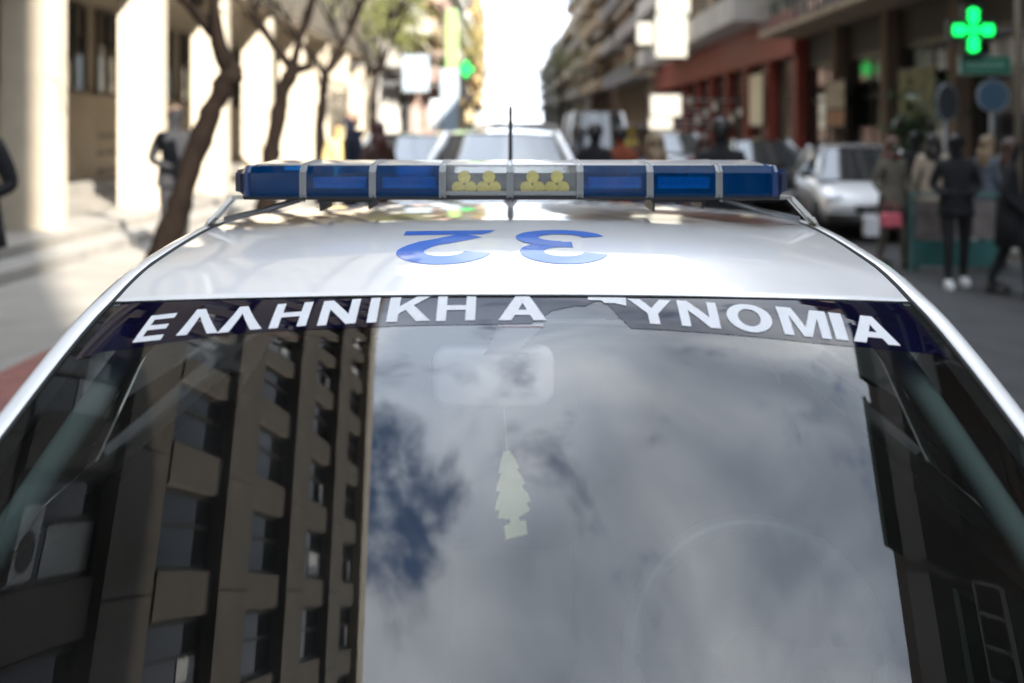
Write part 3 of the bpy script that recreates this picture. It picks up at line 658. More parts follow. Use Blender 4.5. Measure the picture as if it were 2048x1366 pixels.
# mounting feet and roof hooks
for s in (-1, 1):
    foot = roof_at(s * .612, 2.06) + Vector((s * .012, 0, .002)); top = Vector((s * .575, 2.06, zb0 - .010))
    br_ = MB()
    def plate(a, b_, hw0, hw1, th_):
        d = (b_ - a).normalized(); n = Vector((0, 1, 0)).cross(d).normalized() * th_
        br_.loft([[a + Vector((0, y, 0)) + n * q_ for y, q_ in ((-hw0, -1), (hw0, -1), (hw0, 1), (-hw0, 1))], [b_ + Vector((0, y, 0)) + n * q_ for y, q_ in ((-hw1, -1), (hw1, -1), (hw1, 1), (-hw1, 1))]])
    plate(Vector((s * .44, 2.06, zb0 - .012)), top, .022, .022, .003)
    for yo in (-.017, .017):                             # two legs with the slot between
        plate(top + Vector((0, yo, 0)), foot + Vector((s * -.004, yo * 1.3, .008)), .006, .008, .003)
    plate(foot + Vector((s * -.008, 0, .016)), foot + Vector((s * .014, 0, -.022)), .028, .028, .003)
    obj('roof_hook', br_, m_chrome, bar)
    sr = MB().tube([Vector((s * .585, 2.03, foot.z + .014)), Vector((s * .50, 2.02, foot.z + .034)), Vector((s * .425, 2.02, zb0 - .010))], .0062, 8)
    obj('strut', sr, m_grey, bar, smooth=True)
    ft = MB().box(s * .335 - .055, s * .335 + .055, 2.00, 2.13, zb0 - .016, zb0 - .008)
    ft.box(s * .335 - .052, s * .335 - .048, 2.0, 2.12, zb0 - .034, zb0 - .016).box(s * .335 + .046, s * .335 + .050, 2.0, 2.12, zb0 - .030, zb0 - .016)
    obj('mount_plate', ft, m_black, bar)
    obj('bolt', MB().tube([(s * .42, 1.99, zb0 - .014), (s * .42, 1.99, zb0 - .004)], .007, 8), m_chrome, bar)
obj('top_cover', MB().loft([[(x, y, z) for y, z in ((YF + .018, zt0 + .0012), (YF + .05, zt0 + .0045), ((YF + YR) / 2, zt1 + .0015), (YR - .05, zt0 + .0045), (YR - .018, zt0 + .0012))] for x in (bx_at(512), bx_at(1534))]), mat('top_cover_white', (.72, .72, .74), .25, coat=.5), bar, smooth=True)

# ================================================================== TREES
def limb(mb, p, d, r, ln, depth, rg, spread=.7):
    pts = [p]; rad = [r]; n = 5
    for i in range(n):
        d = (d + Vector((rg.uniform(-1, 1), rg.uniform(-1, 1), rg.uniform(-.4, .7))) * .25).normalized(); p = p + d * ln / n
        pts.append(p); rad.append(max(r * (1 - .55 * (i + 1) / n), .006))
    mb.tube(pts, rad, 6 if depth > 1 else 5, True)
    tips = [p]
    if depth > 0:
        for k in range(rg.choice((2, 3, 3))):
            j = rg.randint(2, n); dd = (d + Vector((rg.uniform(-1, 1), rg.uniform(-1, 1), rg.uniform(-.2, .9))) * spread).normalized()
            tips += limb(mb, pts[j], dd, rad[j] * .75, ln * rg.uniform(.55, .8), depth - 1, rg, spread)
    return tips
m_leaf = mat('yellow_green_leaf', (.16, .17, .045), .6, var=.4, vscale=3)
def street_tree(label, trunk, rad, limbs, seed, leaves=0):
    rg = random.Random(seed); b = Vector(trunk[0])
    t = thing('street_tree', label, 'tree', (b.x, b.y, b.z), group='street trees')
    pts = []; rr = []
    for i in range(len(trunk) - 1):
        for k in range(5):
            q = k / 5; p = Vector(trunk[i]).lerp(Vector(trunk[i + 1]), q) + Vector((rg.uniform(-1, 1), rg.uniform(-1, 1), 0)) * .012
            pts.append(p); rr.append(lerp(rad[i], rad[i + 1], q) * rg.uniform(.86, 1.16))
    pts.append(Vector(trunk[-1])); rr.append(rad[-1])
    obj('trunk', MB().tube(pts, rr, 12), m_bark, t, smooth=True)
    cb = MB(); tips = []
    for (p, d, r, ln, dp) in limbs: tips += limb(cb, Vector(p), Vector(d).normalized(), r, ln, dp, rg)
    obj('crown', cb, m_bark, t, smooth=True)
    if leaves:
        lf = MB()
        for _ in range(leaves):
            c = rg.choice(tips) + Vector((rg.gauss(0, .35), rg.gauss(0, .35), rg.gauss(0, .3)))
            a = Vector((rg.uniform(-1, 1), rg.uniform(-1, 1), rg.uniform(-1, 1))).normalized(); b_ = a.orthogonal().normalized(); sz = rg.uniform(.05, .10)
            lf.add([c - a * sz, c + b_ * sz * .5, c + a * sz, c - b_ * sz * .5], [(0, 1, 2, 3)])
        tag(obj('foliage', lf, m_leaf, t), kind='stuff')
    return t
Y1 = 9.8
tr1 = [P(282, 600, Y1)] + [P(x, y, Y1) for x, y in ((322, 520), (352, 430), (385, 320), (420, 225), (455, 160), (478, 128))]
tr1[0].z = .1
knot = P(470, 122, Y1)
street_tree('dark bare tree with crooked trunk and knotted elbow before the stone piers', tr1, [.16, .135, .115, .105, .10, .115, .075],
    [(P(462, 140, Y1), (-.55, .1, 1), .105, .75, 0), (P(430, 65, Y1), (-.8, .1, .8), .085, .6, 0), (P(396, 8, Y1), (-.3, .2, 1), .07, 1.4, 4)], 3)
# the elbow itself, grown as the thick lower piece of the first limb
Y2 = 15.2
street_tree('bare tree forking above a stubby cut limb, beside the crooked one', [Vector((P(530, 400, Y2).x, Y2, .1))] + [P(x, y, Y2) for x, y in ((541, 320), (552, 250), (566, 180), (590, 135))], [.17, .14, .125, .115, .12],
    [(P(585, 140, Y2), (.5, 0, .15), .10, .34, 0), (P(585, 140, Y2), (-.75, .1, 1), .085, 1.3, 2), (P(585, 140, Y2), (.15, .1, 1), .085, 1.3, 2)], 5)
Y3 = 21.0
street_tree('bare tree with thin pale brown twigs, third along the pier row', [Vector((P(640, 300, Y3).x, Y3, .13))] + [P(x, y, Y3) for x, y in ((640, 250), (646, 190), (650, 150))], [.13, .11, .10, .10],
    [(P(650, 150, Y3), (-.5, .1, 1), .08, 1.8, 3), (P(650, 150, Y3), (.5, .1, 1), .08, 1.8, 3), (P(650, 150, Y3), (.1, .6, 1), .07, 1.6, 3)], 9, 60)
Y4 = 30.0
street_tree('tree with sparse yellow green leaves past the bare ones', [Vector((P(745, 300, Y4).x, Y4, .25))] + [P(x, y, Y4) for x, y in ((746, 250), (748, 200), (752, 150))], [.14, .12, .11, .10],
    [(P(752, 150, Y4), (-.6, .1, 1), .09, 2.2, 3), (P(752, 150, Y4), (.6, .1, 1), .09, 2.2, 3), (P(752, 150, Y4), (.1, .6, 1.2), .08, 2.2, 3)], 12, 1500)

for (px_, Y_, top_, lv, lab) in ((800, 40, 90, 1700, 'yellow leaved tree before the pink balconied block'), (905, 66, 90, 1700, 'pale leafy tree near the small green pharmacy cross'), (945, 100, 150, 1300, 'distant leafy tree by the ochre block'), (1120, 78, 150, 1500, 'leafy tree on the shaded side before the brown block')):
    z_ = G(Y_) + .1
    b0 = Vector(((px_ - 1024) * Y_ / F, Y_, z_)); hh = P(px_, top_, Y_).z
    tp = b0 + Vector((.1, 0, max(2.2, hh * .55)))
    street_tree(lab, [b0, b0.lerp(tp, .5) + Vector((.08, 0, 0)), tp], [.16, .13, .11], [(tp, (-.6, .1, 1), .09, 1.9, 3), (tp, (.6, -.1, 1), .09, 1.9, 3), (tp, (.1, .6, 1.2), .08, 1.9, 3), (tp, (0, -.6, 1.1), .08, 1.9, 3)], px_, lv)

# ================================================================== SIGNS
m_gl = mat('green_led', (.0, .3, .06), .4, emit=(.005, 1.0, .13), es=.9)
m_gd = mat('sign_dark', (.015, .025, .02), .5)
def cross_mesh(c, s, d, wx=.36):
    o_ = [(-wx, -1), (wx, -1), (wx, -wx), (1, -wx), (1, wx), (wx, wx), (wx, 1), (-wx, 1), (-wx, wx), (-1, wx), (-1, -wx), (-wx, -wx)]
    return MB().loft([[(c.x + a * s * .9, c.y + q, c.z + b_ * s) for a, b_ in o_] for q in d])
def pharmacy_cross(label, px, py, Y, s, xw):
    c = P(px, py, Y); t = thing('pharmacy_cross', label, 'sign', (c.x, c.y, c.z), group='green pharmacy crosses')
    obj('housing', cross_mesh(c, s * 1.12, (.0, .16), .40), m_gd, t)
    obj('cross_rim', cross_mesh(c, s * .92, (-.012, -.0), .30), mat('green_rim', (.0, .12, .03), .4), t)
    # rows of round lamps
    ld = MB().tube([(0, 0, 0), (0, -.03, 0)], [s * .115, s * .09], 10).mesh('led')
    for a, b_ in [(0, k * .27) for k in range(-3, 4)] + [(k * .27 * 1.0, 0) for k in (-3, -2, -1, 1, 2, 3)] + [(.13, .48), (-.13, .48), (.13, -.48), (-.13, -.48), (.13, .75), (-.13, .75), (.13, -.75), (-.13, -.75), (.55, .13), (-.55, .13), (.55, -.13), (-.55, -.13), (.8, .12), (-.8, .12), (.8, -.12), (-.8, -.12)]:
        obj('led', ld, m_gl, t, (c.x + a * s * .9, c.y - .013, c.z + b_ * s))
    obj('arm', MB().tube([c + Vector((0, .08, 0)), Vector((xw, c.y + .08, c.z))], .03, 8), m_grey, t)
    return t
pharmacy_cross('glowing green pharmacy cross hung over the right pavement', 1946, 60, 16.5, .40, 9.05)
pharmacy_cross('small green pharmacy cross on the sunny side far down the street', 932, 138, 60, .5, -6.6)
c = P(1972, 130, 16.6)
t = thing('pharmacy_sign', 'green rectangular shop sign under the pharmacy cross', 'sign', c)
obj('board', MB().box(c.x - .40, c.x + .40, c.y, c.y + .10, c.z - .135, c.z + .135), mat('sign_green', (.01, .16, .085), .4), t)
obj('rim', MB().box(c.x - .43, c.x + .43, c.y + .01, c.y + .09, c.z - .16, c.z + .16), mat('sign_rim', (.25, .33, .3), .5), t)
obj('arm', MB().tube([c + Vector((.4, .05, 0)), Vector((9.05, c.y + .05, c.z))], .025, 8), m_grey, t)
lettermark = MB()
for i in range(6): lettermark.box(c.x - .32 + i * .11, c.x - .25 + i * .11, c.y - .004, c.y - .001, c.z - .06, c.z + .06)
obj('lettering', lettermark, mat('sign_pale', (.20, .36, .30), .6), t)
def round_sign(label, px, py, Y, r, col, polepx=None, facing=0):
    c = P(px, py, Y); t = thing('round_road_sign', label, 'sign', (c.x, c.y, G(c.y)), group='round road signs on poles')
    ang = facing
    d = Vector((math.sin(ang), -math.cos(ang), 0)); sx = Vector((math.cos(ang), math.sin(ang), 0))
    def ringp(rr, off): return [c + sx * (rr * math.cos(2 * math.pi * k / 28)) + Vector((0, 0, rr * math.sin(2 * math.pi * k / 28))) + d * off for k in range(28)]
    obj('plate', MB().loft([ringp(r, 0), ringp(r, .02)]), mat('sign_rim2', (.20, .24, .27), .5), t)
    obj('face', MB().loft([ringp(r * .9, .0205), ringp(r * .9, .024)]), col, t)
    obj('pole', MB().tube([Vector((c.x, c.y, G(c.y))) - d * .03, Vector((c.x, c.y, c.z + r)) - d * .03], .03, 10), m_grey, t, smooth=True)
m_sblue = mat('sign_blue', (.06, .115, .175), .4)
round_sign('pale blue round road sign facing the street below the green shop sign', 1985, 192, 14.5, .24, m_sblue)
round_sign('dark round road sign seen edge on, beside the pale blue one', 1893, 205, 15.5, .30, mat('sign_back', (.05, .055, .06), .6), facing=R(35))
# tall lamp pole at the edge of the right pavement
c = P(2036, 300, 13.5)
t = thing('lamp_post', 'thin grey lamp post rising beside the round road sign', 'lamp post', (c.x, c.y, 0))
obj('pole', MB().tube([(c.x, c.y, 0.13), (c.x, c.y, 6.0)], [.06, .04], 12), mat('post_tan', (.20, .17, .13), .6), t, smooth=True)
obj('arm', MB().tube([(c.x, c.y, 5.9), (c.x - .3, c.y, 6.3), (c.x - 1.0, c.y, 6.4)], .03, 8), MATS['post_tan'], t, smooth=True)
obj('lamp_head', MB().ell((c.x - 1.2, c.y, 6.38), (.3, .12, .07)), m_grey, t, smooth=True)
# jutting box signs; cream ones stand for sunlit side walls, glow replacing sunlight
m_sunglow = mat('cream_sun_glow', (.8, .78, .7), .5, emit=(1, .90, .70), es=.32)  # emission put in for sunlight on the right-hand side walls
def jutting_box(name, label, px0, py0, px1, py1, Y, m, xw, dep=.25, frame=True, grp='sunlit wall ends over the pavement, glow put in for sunlight'):
    a, b_ = P(px0, py1, Y), P(px1, py0, Y)
    t = thing(name, label, 'sign', ((a.x + b_.x) / 2, Y, a.z), group=grp)
    obj('face', MB().box(a.x, b_.x, Y, Y + dep, a.z, b_.z), m, t, bevel=.02)
    if frame: obj('frame', MB().box(a.x - .04, b_.x + .04, Y + .03, Y + dep - .03, a.z - .04, b_.z + .04), m_grey, t)
    for zz_ in (lerp(a.z, b_.z, .25), lerp(a.z, b_.z, .75)):
        obj('bracket', MB().tube([(b_.x if xw > 0 else a.x, Y + dep / 2, zz_), (xw, Y + dep / 2, zz_)], .03, 6), m_grey, t)
jutting_box('sign_or_sunlit_wall', 'tall cream side wall with painted sun glow above the end of the red fascia', 1312, 30, 1374, 114, 44, m_sunglow, 9.0)
jutting_box('sign_or_sunlit_wall', 'cream wall panel with painted sun glow at the top of the tall wall', 1314, -30, 1380, 26, 44, m_sunglow, 9.0)
jutting_box('sign_or_sunlit_wall', 'wide cream wall piece with painted sun glow under the red fascia near the parked cars', 1302, 190, 1362, 232, 40, m_sunglow, 9.3)
jutting_box('sign_or_sunlit_wall', 'small wall piece with painted sun glow below the wide one under the fascia', 1299, 236, 1345, 258, 41, m_sunglow, 9.3)
jutting_box('sign_or_sunlit_wall', 'small round cornered cream patch with painted sun glow left of the tall wall', 1275, 45, 1306, 88, 50, m_sunglow, 9.2)
m_bb = mat('banner_bluegrey', (.30, .38, .46), .6, var=.2)
jutting_box('sign_or_sunlit_wall', 'blue grey hanging sign below a pink balcony on the sunny side', 806, 112, 856, 182, 38, m_bb, -6.5, grp='shop signs on the sunny side')
jutting_box('sign_or_sunlit_wall', 'tall narrow blue grey banner sign near the small green cross', 882, 140, 916, 262, 48, m_bb, -6.6, grp='shop signs on the sunny side')
jutting_box('sign_or_sunlit_wall', 'pale blue and white poster panel below the tall narrow banner', 862, 200, 880, 262, 46, mat('poster_pale', (.6, .66, .7), .6, var=.2, vscale=6), -6.6, grp='shop signs on the sunny side')
jutting_box('sign_or_sunlit_wall', 'tall green vertical sign in front of the ochre block', 893, 20, 915, 138, 56, mat('sign_olive', (.25, .40, .12), .6), -6.6, grp='shop signs on the sunny side')

# ================================================================== OTHER VEHICLES
def other_car(name, label, loc, rz, paint, sz=1.0, bumper=None, van=False):
    t = thing(name, label, 'car' if not van else 'van', (loc[0], loc[1], G(loc[1])), rz, 'vehicles standing along the street')
    st = [(-1.95, .66, .32, .58, .62), (-1.9, .74, .25, .66, .70), (-1.72, .81, .22, .72, .79), (-1.2, .845, .22, .82, .91), (-.85, .85, .22, .88, .97), (0, .86, .22, .92, .97), (1.2, .855, .22, .95, .99), (1.72, .83, .24, .95, .99), (1.9, .78, .30, .90, .94), (1.95, .70, .36, .8, .84)]
    if van: st = [(y * 1.2, w_ * 1.08, zb, zs * 1.1, zt * 1.12) for y, w_, zb, zs, zt in st]
    kx = 1.08 if van else 1; kz = 1.1 if van else sz; ht = 2.15 if van else 1.47 * sz
    o = lambda n, mb, m, sm=False, par=t, bv=0: obj(n, mb, m, par, smooth=sm, world=False, bevel=bv)
    rows = car_lower(st)
    o('body', MB().loft([[(x, y, z if z < .5 else .5 + (z - .5) * (1 if van else sz)) for x, y, z in r] for r in rows]), paint, True)
    zb_ = .93 * kz
    yf0, yf1 = (-1.15, -.25) if not van else (-1.75, -1.25); yr0, yr1 = (1.78, 1.30) if not van else (2.25, 2.15)
    lo = lambda s, y: Vector((s * .80 * kx, y, zb_)); hi = lambda s, y: Vector((s * .585 * kx * (1.15 if van else 1), y, ht - .04))
    # roof panel, bowed
    rr = []
    for i in range(7):
        y = lerp(yf1 - .03, yr1 + .03, i / 6); b_ = .04 * (1 - (2 * i / 6 - 1) ** 2)
        rr.append([(s_ * .60 * kx * (1.15 if van else 1), y, ht - .045 + b_ + .03 * (1 - s_ * s_)) for s_ in (-1, -.8, -.4, 0, .4, .8, 1)])
    o('roof', MB().grid(rr + [[(x, y, z - .05) for x, y, z in rr[-1]]] ), paint, True)
    for s in (-1, 1):
        for (y0, y1) in ((yf0, yf1), (yr0, yr1), (.25, .25)):
            o('pillar', MB().tube([lo(s, y0), lo(s, y0).lerp(hi(s, y1), .5) + Vector((s * .03, 0, .01)), hi(s, y1)], .05 if y0 != .25 else .035, 8), paint if y0 != .25 else m_black, True)
        mid0, mid1 = lo(s, .25), hi(s, .25)
        if van: o('side_panel', MB().add([lo(s, .3), lo(s, yr0), hi(s, yr1), hi(s, .3)], [(0, 1, 2, 3)]), paint)
        else: o('side_window', MB().add([lo(s, .28), lo(s, yr0 - .05), hi(s, yr1 - .03), hi(s, .28)], [(0, 1, 2, 3)]), m_carg)
        o('side_window', MB().add([lo(s, yf0 + .05), lo(s, .22), hi(s, .22), hi(s, yf1 + .03)], [(0, 1, 2, 3)]), m_carg)
        for yy in (-1.25, 1.2):
            yy *= 1.2 if van else 1
            prof = [(0, .13), (0, .28), (.02, .31), (.17, .31), (.19, .28), (.19, .13)]
            x0 = s * .69 * kx
            wh = o('wheel', MB().grid([[(x0 + s * a, yy + q * math.cos(2 * math.pi * k / 24), .31 + q * math.sin(2 * math.pi * k / 24)) for a, q in prof] for k in range(25)]), m_rubber, True)
            rim = MB().tube([(x0 + s * .10, yy, .31), (x0 + s * .16, yy, .31), (x0 + s * .17, yy, .31)], [.19, .19, .05], 16)
            o('rim', rim, m_grey, True, wh)
        o('headlight', MB().ell((s * .62 * kx, st[1][0] + .06, .66 * kz), (.15, .09, .075)), MATS['lamp_glass'], True)
        o('tail_light', MB().ell((s * .72 * kx, st[-2][0] - .0, .84 * kz), (.07, .05, .12)), MATS['tail_red'], True)
        mr_ = MB().ell((s * .96 * kx, yf0 + .42, zb_ + .07), (.09, .05, .065)); mr_.tube([(s * .8 * kx, yf0 + .42, zb_ + .03), (s * .92 * kx, yf0 + .42, zb_ + .06)], .025)
        o('wing_mirror', mr_, bumper or paint, True)
    def pane(y0, y1, k=.93):
        rws = []
        for j in range(5):
            a, b_ = lo(-1, y0).lerp(hi(-1, y1), j / 4), lo(1, y0).lerp(hi(1, y1), j / 4)
            bow = -.09 if y0 < 0 else .05
            rws.append([a.lerp(b_, .5 + (q - .5) * k) + Vector((0, bow * (1 - (2 * q - 1) ** 2), 0)) for q in [i / 8 for i in range(9)]])
        return MB().grid(rws)
    o('windscreen', pane(yf0, yf1), m_carg, True); o('rear_window', pane(yr0, yr1), m_carg, True)
    o('grille', MB().box(-.36, .36, st[0][0] - .02, st[0][0] + .08, .46, .57), m_black)
    o('front_bumper', MB().loft([[(w_ * x_, y, z) for x_, y, z in ((-1, st[2][0] + .02, zz_), (-.9, st[0][0] - .01, zz_), (0, st[0][0] - .04, zz_), (.9, st[0][0] - .01, zz_), (1, st[2][0] + .02, zz_), (.8, st[2][0] + .1, zz_), (-.8, st[2][0] + .1, zz_))] for zz_, w_ in ((.24, .80 * kx), (.32, .83 * kx), (.44, .82 * kx))]), bumper or paint, True)
    o('number_plate', MB().box(-.24, .24, st[0][0] - .06, st[0][0] - .035, .36, .45), mat('plate_white', (.7, .7, .68), .5))
    return t
m_carg = mat('car_glass', (.03, .036, .04), .05, spec=.9, coat=.6)
p_silver = mat('paint_silver', (.42, .42, .41), .3, metal=.3, coat=1)
p_beige = mat('paint_beige', (.20, .175, .14), .3, metal=.3, coat=1)
p_dark = mat('paint_dark', (.02, .022, .026), .25, coat=1)
p_pale = mat('paint_paleblue', (.35, .39, .42), .3, metal=.3, coat=1)
other_car('parked_car', 'white hatchback with dark bumper parked near the right pavement', (5.95, 17.2), R(-9), m_white, 1.0, m_black)
other_car('parked_car', 'dark hatchback parked right behind the white hatchback', (5.55, 22.4), 0, p_dark, 1.02)
other_car('parked_car', 'tall white car standing in the road just past the police car', (-.12, 10.8), 0, m_white, 1.17)
other_car('parked_car', 'beige car half hidden behind the tall white car', (-1.62, 15.6), R(3), p_beige, 1.14)
other_car('parked_car', 'pale blue grey car farther up the road than the dark hatchback', (4.7, 29), 0, p_pale, 1.05)
other_car('delivery_van', 'white van with a boxy cab far up the road', (2.55, 31), 0, m_white, van=True)

# ================================================================== PEOPLE
m_skin = mat('skin', (.48, .29, .21), .6)
def cloth(n, c): return mat('cloth_' + n, c, .9, var=.25, vscale=14, bump=.3, bscale=40)
def person(label, X, Y, h, rz, top, legs, shoes, hair, arms='down', coat=None, longhair=False, stride=.0, base=None, skirt=None, hood=None, lean=0):
    z0 = G(Y) if base is None else base
    t = thing('person', label, 'person', (X, Y, z0), rz, 'people in the street')
    k = h / 1.76
    V = []; Rr = []; E = []; T = []
    def jt(x, y, z, r, par, tg):
        V.append((x * k, y * k, z * k)); Rr.append((r[0] * k, r[1] * k) if isinstance(r, tuple) else (r * k, r * k)); i = len(V) - 1
        if par is not None: E.append((par, i)); T.append(tg)
        return i
    pel = jt(0, 0, .96, (.155, .115), None, '')
    sp = jt(0, .0, 1.12, (.145, .105), pel, 'torso'); ch = jt(0, .01, 1.31, (.175, .12), sp, 'torso'); nb = jt(0, .015, 1.45, (.075, .07), ch, 'torso')
    hb = jt(0, -.005, 1.53, (.06, .065), nb, 'head'); hm = jt(0, -.02, 1.63, (.075, .095), hb, 'head'); ht_ = jt(0, -.01, 1.72, (.06, .075), hm, 'head')
    hands = []
    for s in (-1, 1):
        sh = jt(s * .165, .01, 1.40, .075, ch, 'torso')
        if arms == 'down': el, wr, hd = (.235, .03, 1.13), (.245, -.06, .90), (.24, -.09, .82)
        elif arms == 'waist': el, wr, hd = (.25, .05, 1.14), (.13, -.20, 1.07), (.06, -.24, 1.08)
        elif arms == 'carry': el, wr, hd = (.25, .05, 1.13), (.21, -.13, .95), (.20, -.17, .88)
        else: el, wr, hd = (.33, -.16, 1.36), (.16, -.34, 1.50), (.10, -.38, 1.56)
        e_ = jt(s * el[0], el[1], el[2], .053, sh, 'arm'); w_ = jt(s * wr[0], wr[1], wr[2], .036, e_, 'arm'); h_ = jt(s * hd[0], hd[1], hd[2], (.038, .024), w_, 'hand')
        hands.append((s, Vector(V[w_]), Vector(V[h_])))
        hp = jt(s * .095, 0, .88, .105, pel, 'leg'); sw_ = stride * s
        kn = jt(s * .10, -.02 + sw_ * .55 - abs(sw_) * .15, .50, .066, hp, 'leg'); an_ = jt(s * .10, .02 + sw_, .095 + max(0, sw_) * .2, .047, kn, 'leg')
        jt(s * .115, -.14 + sw_, .045, (.045, .035), an_, 'foot')
    me = bpy.data.meshes.new('person_body'); me.from_pydata(V, E, []); tmp = bpy.data.objects.new('tmp_skin', me); COL.objects.link(tmp)
    sk = tmp.modifiers.new('s', 'SKIN'); sk.use_smooth_shade = True
    for i, sv in enumerate(me.skin_vertices[0].data): sv.radius = Rr[i]; sv.use_root = (i == 0)
    sb = tmp.modifiers.new('u', 'SUBSURF'); sb.levels = 1; sb.render_levels = 1
    dg = bpy.context.evaluated_depsgraph_get(); dg.update(); m2 = bpy.data.meshes.new_from_object(tmp.evaluated_get(dg))
    bpy.data.objects.remove(tmp)
    bm = bmesh.new(); bm.from_mesh(m2)
    segs = [(Vector(V[a]), Vector(V[b_]), (sum(Rr[a]) + sum(Rr[b_])) / 4, tg) for (a, b_), tg in zip(E, T)]
    idx = {'torso': 0, 'arm': 0, 'head': 1, 'hand': 1, 'leg': 2, 'foot': 3}
    for f in bm.faces:
        c_ = f.calc_center_median(); best = min(segs, key=lambda q: ((c_ - (q[0] + (q[1] - q[0]) * max(0, min(1, (c_ - q[0]).dot(q[1] - q[0]) / (q[1] - q[0]).length_squared)))).length - q[2]))
        f.material_index = idx[best[3]]; f.smooth = True
    # fingers, nose and ears grown onto the same mesh
    def add(mb, mi):
        vs = [bm.verts.new(v) for v in mb.v]
        for f in mb.f:
            try: q_ = bm.faces.new([vs[i] for i in f]); q_.material_index = mi; q_.smooth = True
            except ValueError: pass
    for s, wv, hv in hands:
        d = (hv - wv).normalized(); sd = d.cross(Vector((0, 0, 1))); sd = sd.normalized() if sd.length > .1 else Vector((1, 0, 0)); cu = d.cross(sd).normalized()
        for q, ln in ((-.027, .058), (-.009, .072), (.009, .068), (.027, .052)):
            b_ = hv + sd * q * k; mb = MB().tube([b_ - d * .01 * k, b_ + d * ln * .55 * k, b_ + d * ln * .9 * k + cu * .018 * k], [.010 * k, .009 * k, .007 * k], 5); add(mb, 1)
        mb = MB().tube([wv.lerp(hv, .5) + sd * .02 * k, hv + sd * .045 * k, hv + sd * .05 * k + d * .03 * k], [.012 * k, .010 * k, .008 * k], 5); add(mb, 1)
    hc_ = Vector(V[hm])
    add(MB().tube([hc_ + Vector((0, -.085, .035)) * k, hc_ + Vector((0, -.115, -.008)) * k, hc_ + Vector((0, -.092, -.014)) * k], [.008 * k, .014 * k, .008 * k], 6), 1)
    for s in (-1, 1): add(MB().ell(hc_ + Vector((s * .08, .01, .0)) * k, (.012 * k, .02 * k, .03 * k), 6, 4), 1)
    for s in (-1, 1): add(MB().ell(hc_ + Vector((s * .033, -.088, .028)) * k, (.014 * k, .008 * k, .008 * k), 6, 4), 4)
    add(MB().ell(hc_ + Vector((0, -.092, -.045)) * k, (.024 * k, .008 * k, .007 * k), 6, 4), 4)
    bm.to_mesh(m2); bm.free()
    m2.materials.clear()
    for m_ in (top, m_skin, legs, shoes, mat('features', (.10, .04, .035), .6)): m2.materials.append(m_)
    obj('body', m2, None, t, world=False)
    for s in (-1, 1):
        ax, ay = s * .108 * k, (-.055 + stride * s) * k
        obj('shoe', MB().loft([[(ax + a * .05 * k * q, ay + b_ * .145 * k * q, z * k) for a, b_ in ((-.8, -.9), (0, -1), (.8, -.9), (1, 0), (.8, .75), (0, .85), (-.8, .75), (-1, 0))] for z, q in ((.0, .96), (.03, 1.0), (.07, .92), (.105, .62))]), shoes, t, world=False, smooth=True)
    if hair:
        rg = random.Random(int(X * 100 + Y)); rows = []
        for i in range(8):
            a = math.pi * (i / 7) * .62; ring = []
            for q in range(16):
                an = 2 * math.pi * q / 16; back = .5 + .5 * math.sin(an)       # +y is the back of the head
                aa = a * (.46 + .66 * back); rj = 1 + rg.uniform(-.05, .05)
                ring.append(hc_ + Vector((.093 * math.sin(aa) * math.cos(an) * rj, .112 * math.sin(aa) * math.sin(an) * rj + .012, .118 * math.cos(aa) + .005)) * k)
            rows.append(ring)
        if longhair:
            for j, (dz, wd) in enumerate(((-.08, 1.1), (-.17, 1.2), (-.27, 1.05))):
                rows.append([hc_ + Vector((.10 * wd * math.cos(2 * math.pi * q / 16) * (1 + rg.uniform(-.08, .08)), max(-.01, .10 * wd * math.sin(2 * math.pi * q / 16)) + .03, dz + rg.uniform(-.02, .02))) * k for q in range(16)])
        obj('hair', MB().grid(rows, True), hair, t, world=False, smooth=True)
    if coat or skirt:
        hem = coat or skirt
        rows = []
        for z, rx, ry in ((1.12, .165, .125), (1.0, .18, .14), (.85, .20, .155), (hem, .215, .17), (hem + .01, .20, .155)):
            rows.append([(rx * math.cos(2 * math.pi * q / 20) * (1 + .05 * math.sin(q * 2.3)) * k, ry * math.sin(2 * math.pi * q / 20) * k, z * k) for q in range(20)])
        obj('coat', MB().grid(rows, True), top, t, world=False, smooth=True)
    if hood:
        rows = [[hc_ + Vector((.125 * r_ * math.cos(2 * math.pi * q / 16), .06 + .115 * r_ * math.sin(2 * math.pi * q / 16) * .9, z)) * k for q in range(16)] for z, r_ in ((-.20, 1.0), (-.16, 1.15), (-.11, 1.1), (-.10, .8))]
        obj('hood', MB().grid(rows, True), hood, t, world=False, smooth=True)
    return t
blk = cloth('black', (.010, .010, .012)); navy = cloth('navy', (.012, .016, .035)); olive = cloth('olive', (.13, .115, .09)); den = cloth('denim', (.03, .036, .05))
khaki = cloth('khaki', (.50, .34, .15)); beige = cloth('beige', (.42, .35, .27)); wsh = mat('white_shoe', (.7, .7, .7), .6); bsh = mat('black_shoe', (.015, .014, .013), .5)
h_blk = mat('hair_black', (.010, .008, .008), .5); h_br = mat('hair_brown', (.05, .022, .014), .5); h_or = mat('hair_auburn', (.10, .035, .018), .5); h_bl = mat('hair_light', (.22, .15, .09), .5)
def at(px, Y): return (px - 1024) * Y / F
person('person in olive coat and brown hood carrying a pink bag', at(1785, 12.6), 12.6, 1.66, R(20), olive, cloth('taupe', (.15, .13, .11)), bsh, h_or, 'carry', coat=.62, longhair=True, hood=h_or, base=0, stride=-.12)
person('person in open black jacket and dark jeans with white shoes', at(1912, 11.0), 11.0, 1.70, R(-15), blk, den, wsh, h_blk, 'waist', base=0, coat=.82, stride=.16)
person('person in beige coat walking behind the one with white shoes', at(1866, 13.4), 13.4, 1.70, R(160), beige, blk, bsh, h_blk, 'down', coat=.7, base=0, longhair=True)
